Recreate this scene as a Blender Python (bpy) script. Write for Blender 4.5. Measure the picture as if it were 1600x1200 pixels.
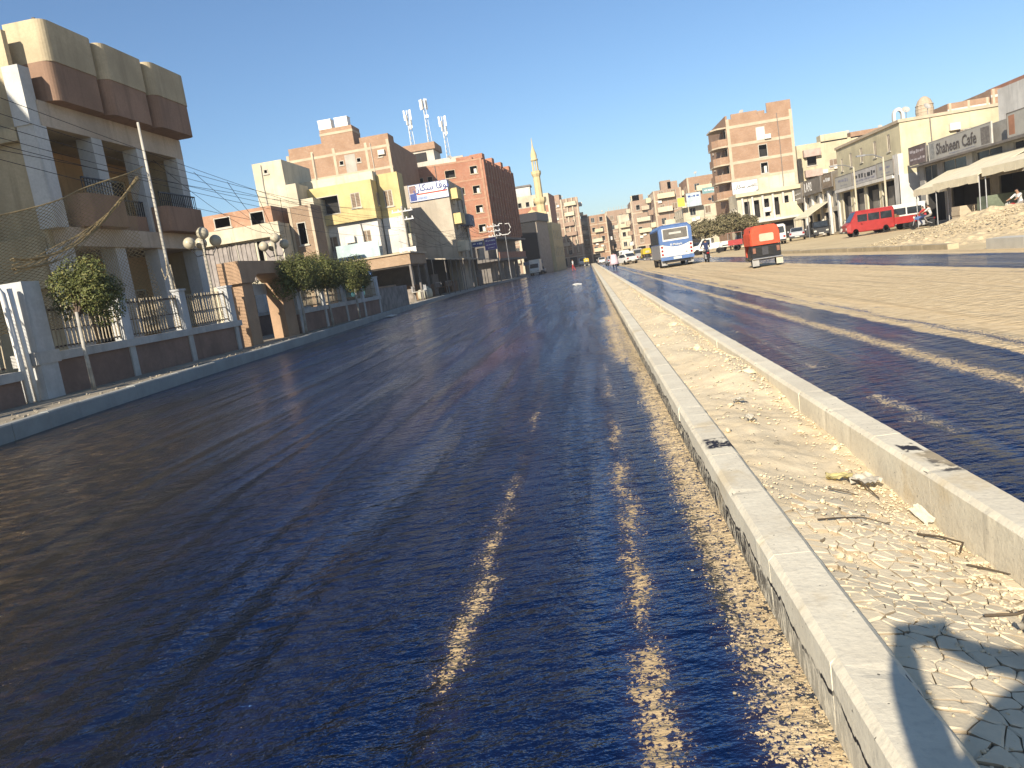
import bpy, bmesh, math, random
from mathutils import Vector, Matrix, noise as mnoise
R = math.radians
random.seed(7)
for o in list(bpy.data.objects): bpy.data.objects.remove(o, do_unlink=True)
SC = bpy.context.scene
COL = SC.collection
# ------------------------------------------------------------------ camera
cam_d = bpy.data.cameras.new('camera'); cam_d.lens = 27.0; cam_d.sensor_width = 36.0
cam_d.clip_start = 0.05; cam_d.clip_end = 5000
cam = bpy.data.objects.new('camera', cam_d); COL.objects.link(cam)
yaw, pitch, roll = R(6.96), R(8.28), R(8.7)
F = Vector((-math.sin(yaw)*math.cos(pitch), math.cos(yaw)*math.cos(pitch), -math.sin(pitch)))
R0 = Vector((math.cos(yaw), math.sin(yaw), 0)); U0 = R0.cross(F)
RX = math.cos(roll)*R0 - math.sin(roll)*U0; UX = math.sin(roll)*R0 + math.cos(roll)*U0
m = Matrix.Identity(4)
for i in range(3): m[i][0], m[i][1], m[i][2] = RX[i], UX[i], -F[i]
m[0][3], m[1][3], m[2][3] = 0, 0, 1.45
cam.matrix_world = m; SC.camera = cam
# ------------------------------------------------------------------ world, sun, exposure
SUN_AZ, SUN_EL = 18.4, 27.3            # light travels towards +Y turned 18 degrees to +X
W = bpy.data.worlds.new('World'); SC.world = W; W.use_nodes = True
wn = W.node_tree; bg = wn.nodes['Background']
sky = wn.nodes.new('ShaderNodeTexSky'); sky.sky_type = 'NISHITA'; sky.sun_disc = False
sky.sun_elevation = R(SUN_EL); sky.sun_rotation = R(180+SUN_AZ); sky.altitude = 0
sky.air_density = 1.15; sky.dust_density = 0.3; sky.ozone_density = 6.0
wn.links.new(sky.outputs[0], bg.inputs[0]); bg.inputs[1].default_value = 0.073
sd = bpy.data.lights.new('sun', 'SUN'); sd.energy = 4.6; sd.angle = R(0.55); sd.color = (1.0, 0.90, 0.75)
sun = bpy.data.objects.new('sun', sd); COL.objects.link(sun)
ld = Vector((math.sin(R(SUN_AZ))*math.cos(R(SUN_EL)), math.cos(R(SUN_AZ))*math.cos(R(SUN_EL)), -math.sin(R(SUN_EL))))
sun.rotation_euler = ld.to_track_quat('-Z', 'Y').to_euler(); sun.location = (-30, -60, 60)
vs = SC.view_settings; vs.view_transform = 'Standard'; vs.look = 'None'; vs.exposure = 0.97; vs.gamma = 1.0
vs.use_curve_mapping = False
cy = SC.cycles; cy.max_bounces = 5; cy.diffuse_bounces = 3; cy.glossy_bounces = 3; cy.transmission_bounces = 2; cy.volume_bounces = 0
# ------------------------------------------------------------------ node helpers
class X:
    """shader arithmetic on sockets"""
    def __init__(s, nt, sock): s.nt, s.s = nt, sock
    def _b(s, op, o, c=None, rev=False):
        n = s.nt.nodes.new('ShaderNodeMath'); n.operation = op
        a, b = (o, s) if rev else (s, o)
        for i, v in enumerate((a, b) if c is None else (a, b, c)):
            if isinstance(v, X): s.nt.links.new(v.s, n.inputs[i])
            elif v is not None: n.inputs[i].default_value = v
        return X(s.nt, n.outputs[0])
    def __add__(s, o): return s._b('ADD', o)
    __radd__ = __add__
    def __sub__(s, o): return s._b('SUBTRACT', o)
    def __rsub__(s, o): return s._b('SUBTRACT', o, rev=True)
    def __mul__(s, o): return s._b('MULTIPLY', o)
    __rmul__ = __mul__
    def __truediv__(s, o): return s._b('DIVIDE', o)
    def abs(s): return s._b('ABSOLUTE', None)
    def sin(s): return s._b('SINE', None)
    def max(s, o): return s._b('MAXIMUM', o)
    def min(s, o): return s._b('MINIMUM', o)
    def ss(s, a, b):
        n = s.nt.nodes.new('ShaderNodeMapRange'); n.interpolation_type = 'SMOOTHSTEP'
        s.nt.links.new(s.s, n.inputs[0]); n.inputs[1].default_value = a; n.inputs[2].default_value = b
        if a > b:
            n.inputs[1].default_value = b; n.inputs[2].default_value = a
            n.inputs[3].default_value = 1; n.inputs[4].default_value = 0
        return X(s.nt, n.outputs[0])
class NT:
    def __init__(s, mat):
        mat.use_nodes = True; s.nt = mat.node_tree; s.bsdf = s.nt.nodes['Principled BSDF']
        g = s.nt.nodes.new('ShaderNodeNewGeometry'); s.pos = g.outputs['Position']
        sp = s.nt.nodes.new('ShaderNodeSeparateXYZ'); s.nt.links.new(s.pos, sp.inputs[0])
        s.x, s.y, s.z = (X(s.nt, sp.outputs[i]) for i in range(3))
    def vec(s, x, y, z=0.0):
        n = s.nt.nodes.new('ShaderNodeCombineXYZ')
        for i, v in enumerate((x, y, z)):
            if isinstance(v, X): s.nt.links.new(v.s, n.inputs[i])
            else: n.inputs[i].default_value = v
        return n.outputs[0]
    def noise(s, scale, vec=None, detail=2.0, rough=.55, dist=0.0):
        n = s.nt.nodes.new('ShaderNodeTexNoise'); s.nt.links.new(vec if vec is not None else s.pos, n.inputs['Vector'])
        n.inputs['Scale'].default_value = scale; n.inputs['Detail'].default_value = detail
        n.inputs['Roughness'].default_value = rough; n.inputs['Distortion'].default_value = dist
        return X(s.nt, n.outputs[0])
    def mix(s, f, a, b):
        n = s.nt.nodes.new('ShaderNodeMix'); n.data_type = 'RGBA'
        if isinstance(f, X): s.nt.links.new(f.s, n.inputs[0])
        else: n.inputs[0].default_value = f
        for i, v in ((6, a), (7, b)):
            if isinstance(v, tuple): n.inputs[i].default_value = (*v[:3], 1)
            else: s.nt.links.new(v, n.inputs[i])
        return n.outputs[2]
    def set(s, name, v):
        i = s.bsdf.inputs[name]
        if isinstance(v, X): s.nt.links.new(v.s, i)
        elif isinstance(v, tuple): i.default_value = (*v[:3], 1)
        elif isinstance(v, (int, float)): i.default_value = v
        else: s.nt.links.new(v, i)
    def bump(s, h, dist, strength=1.0):
        n = s.nt.nodes.new('ShaderNodeBump'); n.inputs['Distance'].default_value = dist
        n.inputs['Strength'].default_value = strength
        s.nt.links.new(h.s, n.inputs['Height']); s.nt.links.new(n.outputs[0], s.bsdf.inputs['Normal'])
MATS = {}
def M(name, col, rough=.85, var=.25, scale=1.5, bump=.0, metal=0, spec=.3, col2=None, streak=0.0, fine=14.0, trans=0):
    """general weathered surface: two noises of colour, optional vertical dirt streaks and relief"""
    if name in MATS: return MATS[name]
    mt = bpy.data.materials.new(name); MATS[name] = mt; n = NT(mt)
    c2 = col2 or tuple(c*(1-var) for c in col)
    f = n.noise(scale, detail=5.0, rough=.6).ss(.32, .68)
    c = n.mix(f, col, c2)
    f2 = n.noise(fine, detail=3.0).ss(.3, .7)*(var*.9)
    c = n.mix(f2, c, tuple(x*.55 for x in col))
    if streak:
        st = n.noise(1.0, n.vec(n.x*3.0+n.y*3.0, n.z*.25, n.x-n.y), detail=4.0).ss(.5, .75)*streak
        c = n.mix(st, c, tuple(x*.5 for x in col))
    n.set('Base Color', c); n.set('Roughness', rough); n.set('Metallic', metal); n.set('Specular IOR Level', spec)
    if bump: n.bump(n.noise(fine*1.5, detail=4.0), bump, .6)
    return mt
def BRICK(name, a, b, mortar=(.32, .26, .2), bw=.25, bh=.085):
    if name in MATS: return MATS[name]
    mt = bpy.data.materials.new(name); MATS[name] = mt; n = NT(mt)
    br = n.nt.nodes.new('ShaderNodeTexBrick')
    n.nt.links.new(n.vec(n.x+n.y, n.z, 0.0), br.inputs['Vector'])
    br.inputs['Color1'].default_value = (*a, 1); br.inputs['Color2'].default_value = (*b, 1); br.inputs['Mortar'].default_value = (*mortar, 1)
    br.inputs['Scale'].default_value = 1; br.inputs['Brick Width'].default_value = bw; br.inputs['Row Height'].default_value = bh
    br.inputs['Mortar Size'].default_value = .012
    f = n.noise(.6, detail=5.0, rough=.65).ss(.35, .7)*.5
    c = n.mix(f, br.outputs[0], tuple(x*.6 for x in a))
    f = n.noise(4.0, detail=3.0).ss(.55, .8)*.35
    c = n.mix(f, c, tuple(min(1, x*1.5+.05) for x in mortar))
    n.set('Base Color', c); n.set('Roughness', .92); n.set('Specular IOR Level', .2)
    return mt
def GLASS(name, col=(.02, .025, .03), rough=.12):
    if name in MATS: return MATS[name]
    mt = bpy.data.materials.new(name); MATS[name] = mt; n = NT(mt)
    n.set('Base Color', n.mix(n.noise(2.0).ss(.4, .7)*.4, col, tuple(c*2+.02 for c in col))); n.set('Roughness', rough); n.set('Specular IOR Level', .6)
    return mt
# ------------------------------------------------------------------ mesh helpers
class MB:
    def __init__(s): s.v, s.f, s.mi, s.cur = [], [], [], 0
    def add(s, vs, fs):
        o = len(s.v); s.v += [tuple(p) for p in vs]; s.f += [tuple(i+o for i in f) for f in fs]; s.mi += [s.cur]*len(fs); return s
    def box(s, x0, x1, y0, y1, z0, z1):
        return s.add([(x0,y0,z0),(x1,y0,z0),(x1,y1,z0),(x0,y1,z0),(x0,y0,z1),(x1,y0,z1),(x1,y1,z1),(x0,y1,z1)],
                     [(0,3,2,1),(4,5,6,7),(0,1,5,4),(1,2,6,5),(2,3,7,6),(3,0,4,7)])
    def hexa(s, b, t):      # 4 bottom + 4 top points, both CCW seen from above
        return s.add(list(b)+list(t), [(0,3,2,1),(4,5,6,7),(0,1,5,4),(1,2,6,5),(2,3,7,6),(3,0,4,7)])
    def quad(s, a, b, c, d): return s.add([a,b,c,d], [(0,1,2,3)])
    def prism(s, poly, z0, z1):   # poly CCW (x,y)
        n = len(poly)
        return s.add([(x,y,z0) for x,y in poly]+[(x,y,z1) for x,y in poly],
                     [tuple(range(n-1,-1,-1)), tuple(range(n,2*n))]+[(i,(i+1)%n,n+(i+1)%n,n+i) for i in range(n)])
    def extr_x(s, poly, x0, x1):  # poly (y,z), extruded along x
        n = len(poly)
        return s.add([(x0,y,z) for y,z in poly]+[(x1,y,z) for y,z in poly],
                     [tuple(range(n)), tuple(range(2*n-1,n-1,-1))]+[(i,n+i,n+(i+1)%n,(i+1)%n) for i in range(n)])
    def tube(s, pts, r, n=6, r1=None, cap=True):
        pts = [Vector(p) for p in pts]; rings = []; k = len(pts)
        up = Vector((0,0,1))
        for i, p in enumerate(pts):
            d = (pts[min(i+1,k-1)]-pts[max(i-1,0)]).normalized()
            a = d.cross(up if abs(d.z) < .95 else Vector((1,0,0))).normalized(); b = d.cross(a)
            rr = r if r1 is None else r+(r1-r)*i/(k-1)
            rings.append([p+a*rr*math.cos(2*math.pi*j/n)+b*rr*math.sin(2*math.pi*j/n) for j in range(n)])
        vs = [q for g in rings for q in g]; fs = []
        for i in range(k-1):
            for j in range(n): fs.append((i*n+j, i*n+(j+1)%n, (i+1)*n+(j+1)%n, (i+1)*n+j))
        if cap: fs += [tuple(range(n-1,-1,-1)), tuple((k-1)*n+j for j in range(n))]
        return s.add(vs, fs)
    def lathe(s, prof, c=(0,0,0), n=12, axis='z'):   # prof: (r, h)
        vs = []
        for r, h in prof:
            for j in range(n):
                a = 2*math.pi*j/n; p = (r*math.cos(a), r*math.sin(a), h)
                if axis == 'x': p = (p[2], p[0], p[1])
                vs.append((p[0]+c[0], p[1]+c[1], p[2]+c[2]))
        k = len(prof); fs = [(i*n+j, i*n+(j+1)%n, (i+1)*n+(j+1)%n, (i+1)*n+j) for i in range(k-1) for j in range(n)]
        fs += [tuple(range(n-1,-1,-1)), tuple((k-1)*n+j for j in range(n))]
        return s.add(vs, fs)
    def loft(s, rings):
        n = len(rings[0]); k = len(rings)
        fs = [(i*n+j, i*n+(j+1)%n, (i+1)*n+(j+1)%n, (i+1)*n+j) for i in range(k-1) for j in range(n)]
        fs += [tuple(range(n-1,-1,-1)), tuple((k-1)*n+j for j in range(n))]
        return s.add([p for r in rings for p in r], fs)
    def mesh(s, name, mats, smooth=False):
        me = bpy.data.meshes.new(name); me.from_pydata(s.v, [], s.f)
        for mt in (mats if isinstance(mats, (list, tuple)) else [mats]): me.materials.append(mt)
        if isinstance(mats, (list, tuple)): me.polygons.foreach_set('material_index', s.mi)
        if smooth: me.polygons.foreach_set('use_smooth', [True]*len(me.polygons))
        bm = bmesh.new(); bm.from_mesh(me); bmesh.ops.recalc_face_normals(bm, faces=bm.faces); bm.to_mesh(me); bm.free()
        me.update(); return me
    def build(s, name, mats, parent=None, loc=(0,0,0), rz=0, smooth=False):
        return obj(name, s.mesh(name, mats, smooth), parent, loc, rz)
def obj(name, me, parent=None, loc=(0,0,0), rz=0):
    o = bpy.data.objects.new(name, me); COL.objects.link(o); o.location = loc; o.rotation_euler = (0,0,rz) if not isinstance(rz, (tuple, list)) else rz
    if parent: o.parent = parent
    return o
def tag(o, label, cat, group=None):
    o['label'] = label; o['category'] = cat
    if group: o['group'] = group
    return o
def struct(o): o['kind'] = 'structure'; return o
def stuff(o, label=None, cat=None):
    o['kind'] = 'stuff'
    if label: o['label'] = label
    if cat: o['category'] = cat
    return o
def thing(name, label, cat, loc=(0,0,0), rz=0, group=None):
    o = obj(name, None, None, loc, rz); o.empty_display_size = .3
    return tag(o, label, cat, group)
def copy_tree(o, parent=None):
    c = o.copy(); COL.objects.link(c); c.parent = parent
    for ch in o.children: copy_tree(ch, c)
    return c
def smooth_noise(x, y, z=0): return mnoise.noise(Vector((x, y, z)))
# ------------------------------------------------------------------ shared materials
CONC = M('concrete', (.42, .39, .33), var=.25, scale=.8, streak=.3)
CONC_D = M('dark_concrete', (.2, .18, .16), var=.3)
KERB = M('kerb_concrete', (.52, .49, .41), var=.12, scale=2.5, bump=.004, fine=30)
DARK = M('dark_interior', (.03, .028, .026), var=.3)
BLACKM = M('black_metal', (.025, .025, .028), rough=.5, var=.3, spec=.4)
RUBBER = M('rubber', (.02, .02, .02), rough=.8)
STEEL = M('galvanised_steel', (.4, .4, .4), rough=.45, metal=.7, var=.2)
WHITE = M('white_paint', (.75, .73, .68), rough=.5, var=.12)
CREAM = M('cream_plaster', (.62, .54, .36), var=.18, scale=.7, streak=.35)
WOOD = M('brown_wood', (.22, .13, .07), var=.35, scale=3)
GL = GLASS('dark_glass')
BLIND = M('white_blind', (.68, .64, .55), var=.1)
DIRT = (.5, .40, .23)
# ================================================================== GROUND
KX = [(-40,-9.0),(0,-9.05),(10.6,-9.25),(13.4,-9.58),(17.6,-9.9),(24.4,-10.25),(39,-11.2),(55,-12.2),(75,-12.9),(100,-12.7),(140,-11.3),(200,-8.0),(260,-3.5)]
def kx(y):
    for (a, xa), (b, xb) in zip(KX, KX[1:]):
        if y <= b: return xa+(xb-xa)*(y-a)/(b-a)
    return KX[-1][1]
def sand_mat():
    mt = bpy.data.materials.new('dusty_sand'); n = NT(mt)
    c = n.mix(n.noise(.35, detail=6.0, rough=.65).ss(.35, .65), (.60, .48, .285), (.52, .41, .24))
    tr = n.noise(1.0, n.vec(n.x*2.2, n.y*.06), detail=5.0).ss(.48, .72)*.45
    c = n.mix(tr, c, (.38, .285, .165))
    c = n.mix(n.noise(30.0, detail=4.0).ss(.5, .75)*.4, c, (.28, .22, .13))
    n.set('Base Color', c); n.set('Roughness', .95); n.set('Specular IOR Level', .15)
    n.bump(n.noise(9.0, detail=6.0, rough=.7), .03, .7)
    return mt
SAND = sand_mat(); MATS['dusty_sand'] = SAND
struct(MB().quad((-1500,-300,-.02),(1500,-300,-.02),(1500,3000,-.02),(-1500,3000,-.02)).build('ground', SAND))
def tar_mat(name, side):
    mt = bpy.data.materials.new(name); n = NT(mt)
    warp = (n.noise(1.3, detail=4.0)-.5)*.22
    x = n.x+warp; y = n.y
    patch = n.noise(1.0, n.vec(n.x*1.5, n.y*.75), detail=4.0, rough=.65)
    grain = n.noise(60.0, detail=4.0, rough=.75)*.72+n.noise(13.0, detail=3.0)*.28
    def band(xi, w): return 1.0-((x-xi).abs()/w).min(1.0)
    if side == 'left':
        near = 1.0-(y/16.0).min(1.0)*.55
        D = band(-.72, .19)*patch.ss(.31, .58)*.97*near
        D = D.max(band(.02, .21)*patch.ss(.26, .55)*1.03*near)
        D = D.max(band(-.16, .12)*patch.ss(.45, .7)*.7)
        D = D.max(band(-2.0, .3)*patch.ss(.5, .7)*.5).max(patch.ss(.38, .7)*.40)
        D = D.max(x.ss(.12, .44)*.90*(.8+patch*.4))
        sp = band(.3, .55)*(1.0-((y-15.0).abs()/6.5).min(1.0)).ss(0, .5)
        D = D.max(sp*(.55+patch*.9))
        # dusty, half-covered outer strip of the carriageway; golden glints are painted over it
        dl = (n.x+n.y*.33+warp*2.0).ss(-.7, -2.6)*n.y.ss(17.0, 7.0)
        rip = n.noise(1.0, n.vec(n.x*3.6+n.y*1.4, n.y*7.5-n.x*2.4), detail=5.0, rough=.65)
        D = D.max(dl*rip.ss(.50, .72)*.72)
        le = (n.x+n.y*.0395)                     # roughly follows the outer kerb
        D = D.max(le.ss(-9.45, -9.75)*.75)
        D = D.max(le.ss(-5.0, -9.0)*n.noise(1.0, n.vec(n.x*1.6, n.y*.22), detail=5.0).ss(.52, .7)*.62)
    else:
        D = band(3.18, .30)*1.08*patch.ss(.2, .45)
        D = D.max(band(2.15, .35)*patch.ss(.45, .65)*.85)
        D = D.max(x.ss(3.72, 3.95)*1.6)
        D = D.max(x.ss(1.72, 1.6)*.8)
        t2 = (x.ss(8.25, 8.5))*(x.ss(10.75, 10.5))
        D = D*(1.0-t2)
        D = D.max(band(9.4, .2)*patch.ss(.45, .7)*.6)
        trk = band(4.12, .26)*n.noise(1.0, n.vec(n.x*5.0, n.y*.4), detail=4.0).ss(.36, .55)*.95
        trk = trk.max(band(4.5, .22)*patch.ss(.5, .66)*.8)
        trk = trk.max(band(8.0, .18)*patch.ss(.4, .6)*.8)
        D = D-trk
    sand = (grain-(.76-.34*D)).ss(-.01, .02)*n.noise(27.0, detail=3.0).ss(.60, .555)
    if side == 'right': sand = sand.max(D.ss(1.15, 1.3))
    # bitumen: dusty film in long streaks
    stre = n.noise(1.0, n.vec(n.x*1.7, n.y*.11), detail=6.0, rough=.62)
    film = stre.ss(.47, .64)*n.noise(.35, detail=3.0).ss(.32, .6)
    tarc = n.mix(film*.55, (.0007, .0012, .0036), (.010, .0085, .011))
    soft = D.ss(.15, 1.0)*.55
    tarc = n.mix(soft, tarc, (.05, .034, .02)); film = film.max(soft)
    if side == 'left':
        red = (1.0-((n.x+1.9).abs()/1.1).min(1.0))*(1.0-((n.y-14.0).abs()/8.0).min(1.0))*stre.ss(.40, .60)
        tarc = n.mix(red*.8, tarc, (.085, .036, .022))
        gold_glint = rip.ss(.42, .66)*dl*(.25+(n.x+n.y*.33).ss(-1.6, -5.5)*.75)  # golden reflected light coloured onto the ripple crests of the dusty strip
        tarc = n.mix(dl*.6, tarc, (.016, .012, .008)); tarc = n.mix(gold_glint*.9, tarc, (.14, .09, .042)); film = film.max(dl*.7+gold_glint*.3)  # dark brown stands for dust and for buildings mirrored in the tar
    sc = n.mix(n.noise(5.0, detail=4.0).ss(.35, .65), (.64, .50, .30), (.53, .40, .23))
    if side == 'right':
        trk2 = n.noise(1.0, n.vec(n.x*2.6, n.y*.05), detail=6.0).ss(.5, .72)*.6
        sc = n.mix(trk2, sc, (.36, .265, .15))
    sc = n.mix(grain.ss(.46, .62)*.3, sc, (.30, .22, .12))
    if side == 'left': sc = n.mix(x.ss(.35, .05)*.6, sc, (.34, .235, .115))
    n.set('Base Color', n.mix(sand, tarc, sc))
    n.set('Roughness', (sand*.65+(.06+film*.20+n.noise(3.0, detail=3.0)*.10)).min(1.0))
    n.set('IOR', 2.35); n.set('Specular IOR Level', .55-((sand*.5).max(dl*.40) if side == 'left' else sand*.5))
    n.set('Specular Tint', n.mix(sand.max(dl*.85) if side == 'left' else sand, (.20, .47, 1.0), (.9, .85, .8)))
    rip2 = n.noise(1.0, n.vec(n.x*3.8+n.y*1.2, n.y*8.0-n.x*1.5), detail=4.0, rough=.55)
    big = n.noise(1.6, detail=3.0)
    fine = n.noise(38.0, detail=3.0)
    mid = n.noise(1.0, n.vec(n.x*13.0, n.y*17.0), detail=3.0, rough=.6)
    h = rip2*1.1+big*.6+mid*.42+fine*.08
    n.bump(h*(.5+n.noise(1.0, n.vec(n.x*1.7, n.y*.11), detail=2.0).ss(.36, .62)*.8), .062, .9)
    MATS[name] = mt; return mt
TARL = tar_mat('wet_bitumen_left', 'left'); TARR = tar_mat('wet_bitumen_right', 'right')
mb = MB(); ys = [-30,-10,0]+[5*i for i in range(1,53)]
for a, b in zip(ys, ys[1:]):
    mb.quad((kx(a)-.05,a,0),(.56,a,0),(.56,b,0),(kx(b)-.05,b,0))
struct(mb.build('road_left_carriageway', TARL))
struct(MB().quad((1.56,-30,0),(11.6,-30,0),(11.6,260,0),(1.56,260,0)).build('road_right_carriageway', TARR))
# ------------------------------------------------------------------ median: two kerbs, soil, cracked mud
def kerb_mesh(w, h, L, name, mats, seed=0):
    b = .022; g = .0005; k = 14 if L < 5 else 1; rk = random.Random(seed)
    prof = [(0,-.06),(w,-.06),(w,h-b),(w-b,h),(b,h),(0,h-b)]
    m_ = MB(); rings = []
    for q in range(k+1):
        y = g+(L-2*g)*q/k; ring = []
        for i, (x, z) in enumerate(prof):
            j = rk.uniform(-.0009,.0005)*(1 if i > 1 else 0)*(7 if rk.random() < .03 else 1)*(1 if seed else 0)
            ring.append((x+(-j if x < w/2 else j), y, z+j*(1 if i > 1 else 0)))
        rings.append(ring)
    m_.loft(rings)
    return m_.mesh(name, mats)
def kerb_mat():
    mt = bpy.data.materials.new('splashed_kerb'); n = NT(mt)
    c = n.mix(n.noise(2.2, detail=5.0).ss(.35, .65), (.66, .60, .46), (.58, .52, .395))
    c = n.mix(n.noise(40.0, detail=3.0).ss(.45, .75)*.3, c, (.33, .30, .24))
    # bitumen splashed up the lower face by the sprayer; edge line wavering along the road
    e = .125+(n.noise(1.0, n.vec(0.0, n.y*2.3), detail=5.0, rough=.7)-.5)*.20
    face = n.x.ss(.62, .56)
    d = (n.z-e).abs()
    line = (d/.012).min(1.0)
    low = n.noise(1.0, n.vec(n.x*40.0, n.y*48.0, n.z*12.0), detail=4.0, rough=.7).ss(.44, .50)*(n.z-e).ss(.0, -.02)*(n.y.ss(1.6, 3.6)*.85+.15)
    sp = ((1.0-line).ss(.1, .5)*n.noise(7.0, detail=3.0).ss(.32, .48)).max(low)*face
    c = n.mix(sp, c, (.012, .012, .016))
    # stains on the tops
    def spot(cx, cy, wx, wy): return (1.0-((n.x-cx).abs()/wx).min(1.0)).ss(0, .3)*(1.0-((n.y-cy).abs()/wy).min(1.0)).ss(0, .3)
    nz = n.noise(14.0, detail=4.0).ss(.40, .5)
    st = (spot(.63, 4.62, .1, .14)*nz).max(spot(1.57, 3.78, .1, .22)*nz*.9).max(spot(1.5, 4.05, .05, .1)*nz)
    c = n.mix(st, c, (.02, .02, .03))
    dr = n.noise(55.0, detail=1.0).ss(.755, .78)
    c = n.mix(dr*.8, c, (.02, .02, .02))
    # dry sand blown over it
    sd_ = n.noise(1.4, detail=5.0, rough=.7).ss(.56, .66)*.6
    c = n.mix(sd_, c, (.52, .42, .26))
    n.set('Base Color', c); n.set('Roughness', .88); n.set('Specular IOR Level', .25)
    n.bump(n.noise(45.0, detail=4.0), .004, .6)
    return mt
KM = kerb_mat(); MATS['splashed_kerb'] = KM
ML = thing('median_kerb', 'pale concrete kerb splashed with bitumen along left edge of the median', 'kerb', (.52,-2.4,0), group='kerbs of the median strip')
MR = thing('median_kerb', 'clean pale concrete kerb along right edge of the median', 'kerb', (1.41,-2.4,0), group='kerbs of the median strip')
KL = .75
kms = [kerb_mesh(.18, .25, KL, 'kerb_stone', KM, q+1) for q in range(5)]
far = kerb_mesh(.18, .25, 100, 'kerb_run', KM)
for root in (ML, MR):
    for i in range(150):
        o = obj('kerb_stone', kms[i*7 % 5], root, (random.uniform(-.001,.001), i*KL, random.uniform(-.0012,.0008)), random.uniform(-.0008,.0008))
    obj('kerb_run', far, root, (0, 150*KL, 0)); MB().box(.012,.168,.02,150*KL,-.06,.236).build('mortar_core', CONC_D, root)
def soil_z(x, y):
    t = max(0, min(1, (x-.7)/.71))
    low = .185*(1-t)**.9+.01
    high = .185+.035*math.sin(t*3.1)-.03*t
    k = min(1, max(0, (y-3.0)/4.5))
    k = k*k*(3-2*k)
    z = low*(1-k)+high*k
    z += .03*smooth_noise(x*3, y*1.6)+.014*smooth_noise(x*9, y*8, 3)
    mound = max(0, smooth_noise(1.7, y*.45, 8))*.16*(1 if y > 6 else 0)*math.exp(-((t-.75)/.3)**2)
    return z+mound+ (.009*smooth_noise(x*30, y*30, 5) if 3.2 < y < 14 else 0)
def soil_mat():
    mt = bpy.data.materials.new('median_soil'); n = NT(mt)
    c = n.mix(n.noise(2.5, detail=6.0, rough=.7).ss(.35, .65), (.67, .56, .38), (.60, .49, .32))
    c = n.mix(n.noise(45.0, detail=3.0).ss(.5, .75)*.25, c, (.42, .33, .19))
    n.set('Base Color', c); n.set('Roughness', .96); n.set('Specular IOR Level', .1)
    n.bump(n.noise(28.0, detail=6.0, rough=.75), .008, .8)
    return mt
SOIL = soil_mat(); MATS['median_soil'] = SOIL
mb = MB(); xs = [.695+.72*i/24 for i in range(25)]
yy = []; y = -2.0
while y < 215:
    yy.append(y); y += .035 if y < 7 else (.07 if y < 20 else (.3 if y < 60 else 2))
vs = [(x, y, soil_z(x, y)-.010-.006*max(0, min(1, (3.3-y)/.5))) for y in yy for x in xs]; n_ = len(xs)
mb.add(vs, [(j*n_+i, j*n_+i+1, (j+1)*n_+i+1, (j+1)*n_+i) for j in range(len(yy)-1) for i in range(n_-1)])
soil = struct(mb.build('median_soil', SOIL, smooth=True))
# cracked mud plates: clipped voronoi cells, each a curled slab
def clip(poly, p, q):
    mx, my = (p[0]+q[0])/2, (p[1]+q[1])/2; dx, dy = q[0]-p[0], q[1]-p[1]; out = []
    f = lambda a: (a[0]-mx)*dx+(a[1]-my)*dy
    for i, a in enumerate(poly):
        b = poly[(i+1) % len(poly)]; fa, fb = f(a), f(b)
        if fa <= 0: out.append(a)
        if fa*fb < 0:
            t = fa/(fa-fb); out.append((a[0]+(b[0]-a[0])*t, a[1]+(b[1]-a[1])*t))
    return out
MUD = M('cracked_mud', (.66, .56, .385), var=.12, scale=6, bump=.004, fine=40)
CRACK_SHADE = M('mud_crack_shade', (.40, .32, .215), var=.2, scale=9)  # darker mud colour on plate sides imitates the shade inside the cracks
seeds = []; rs = random.Random(3)
gy = 1.45
while gy < 3.75:
    st_ = .066+.014*max(0, (2.6-gy))
    nx_ = int(.70/st_)
    for i in range(nx_):
        seeds.append((.72+(i+.5+rs.uniform(-.42,.42))*.69/nx_, gy+rs.uniform(-.42,.42)*st_))
    gy += st_
cnt = 0
def soil_p(x, y):
    return (soil_z(x-.05, y-.05)+soil_z(x+.05, y-.05)+soil_z(x-.05, y+.05)+soil_z(x+.05, y+.05))/4
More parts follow.
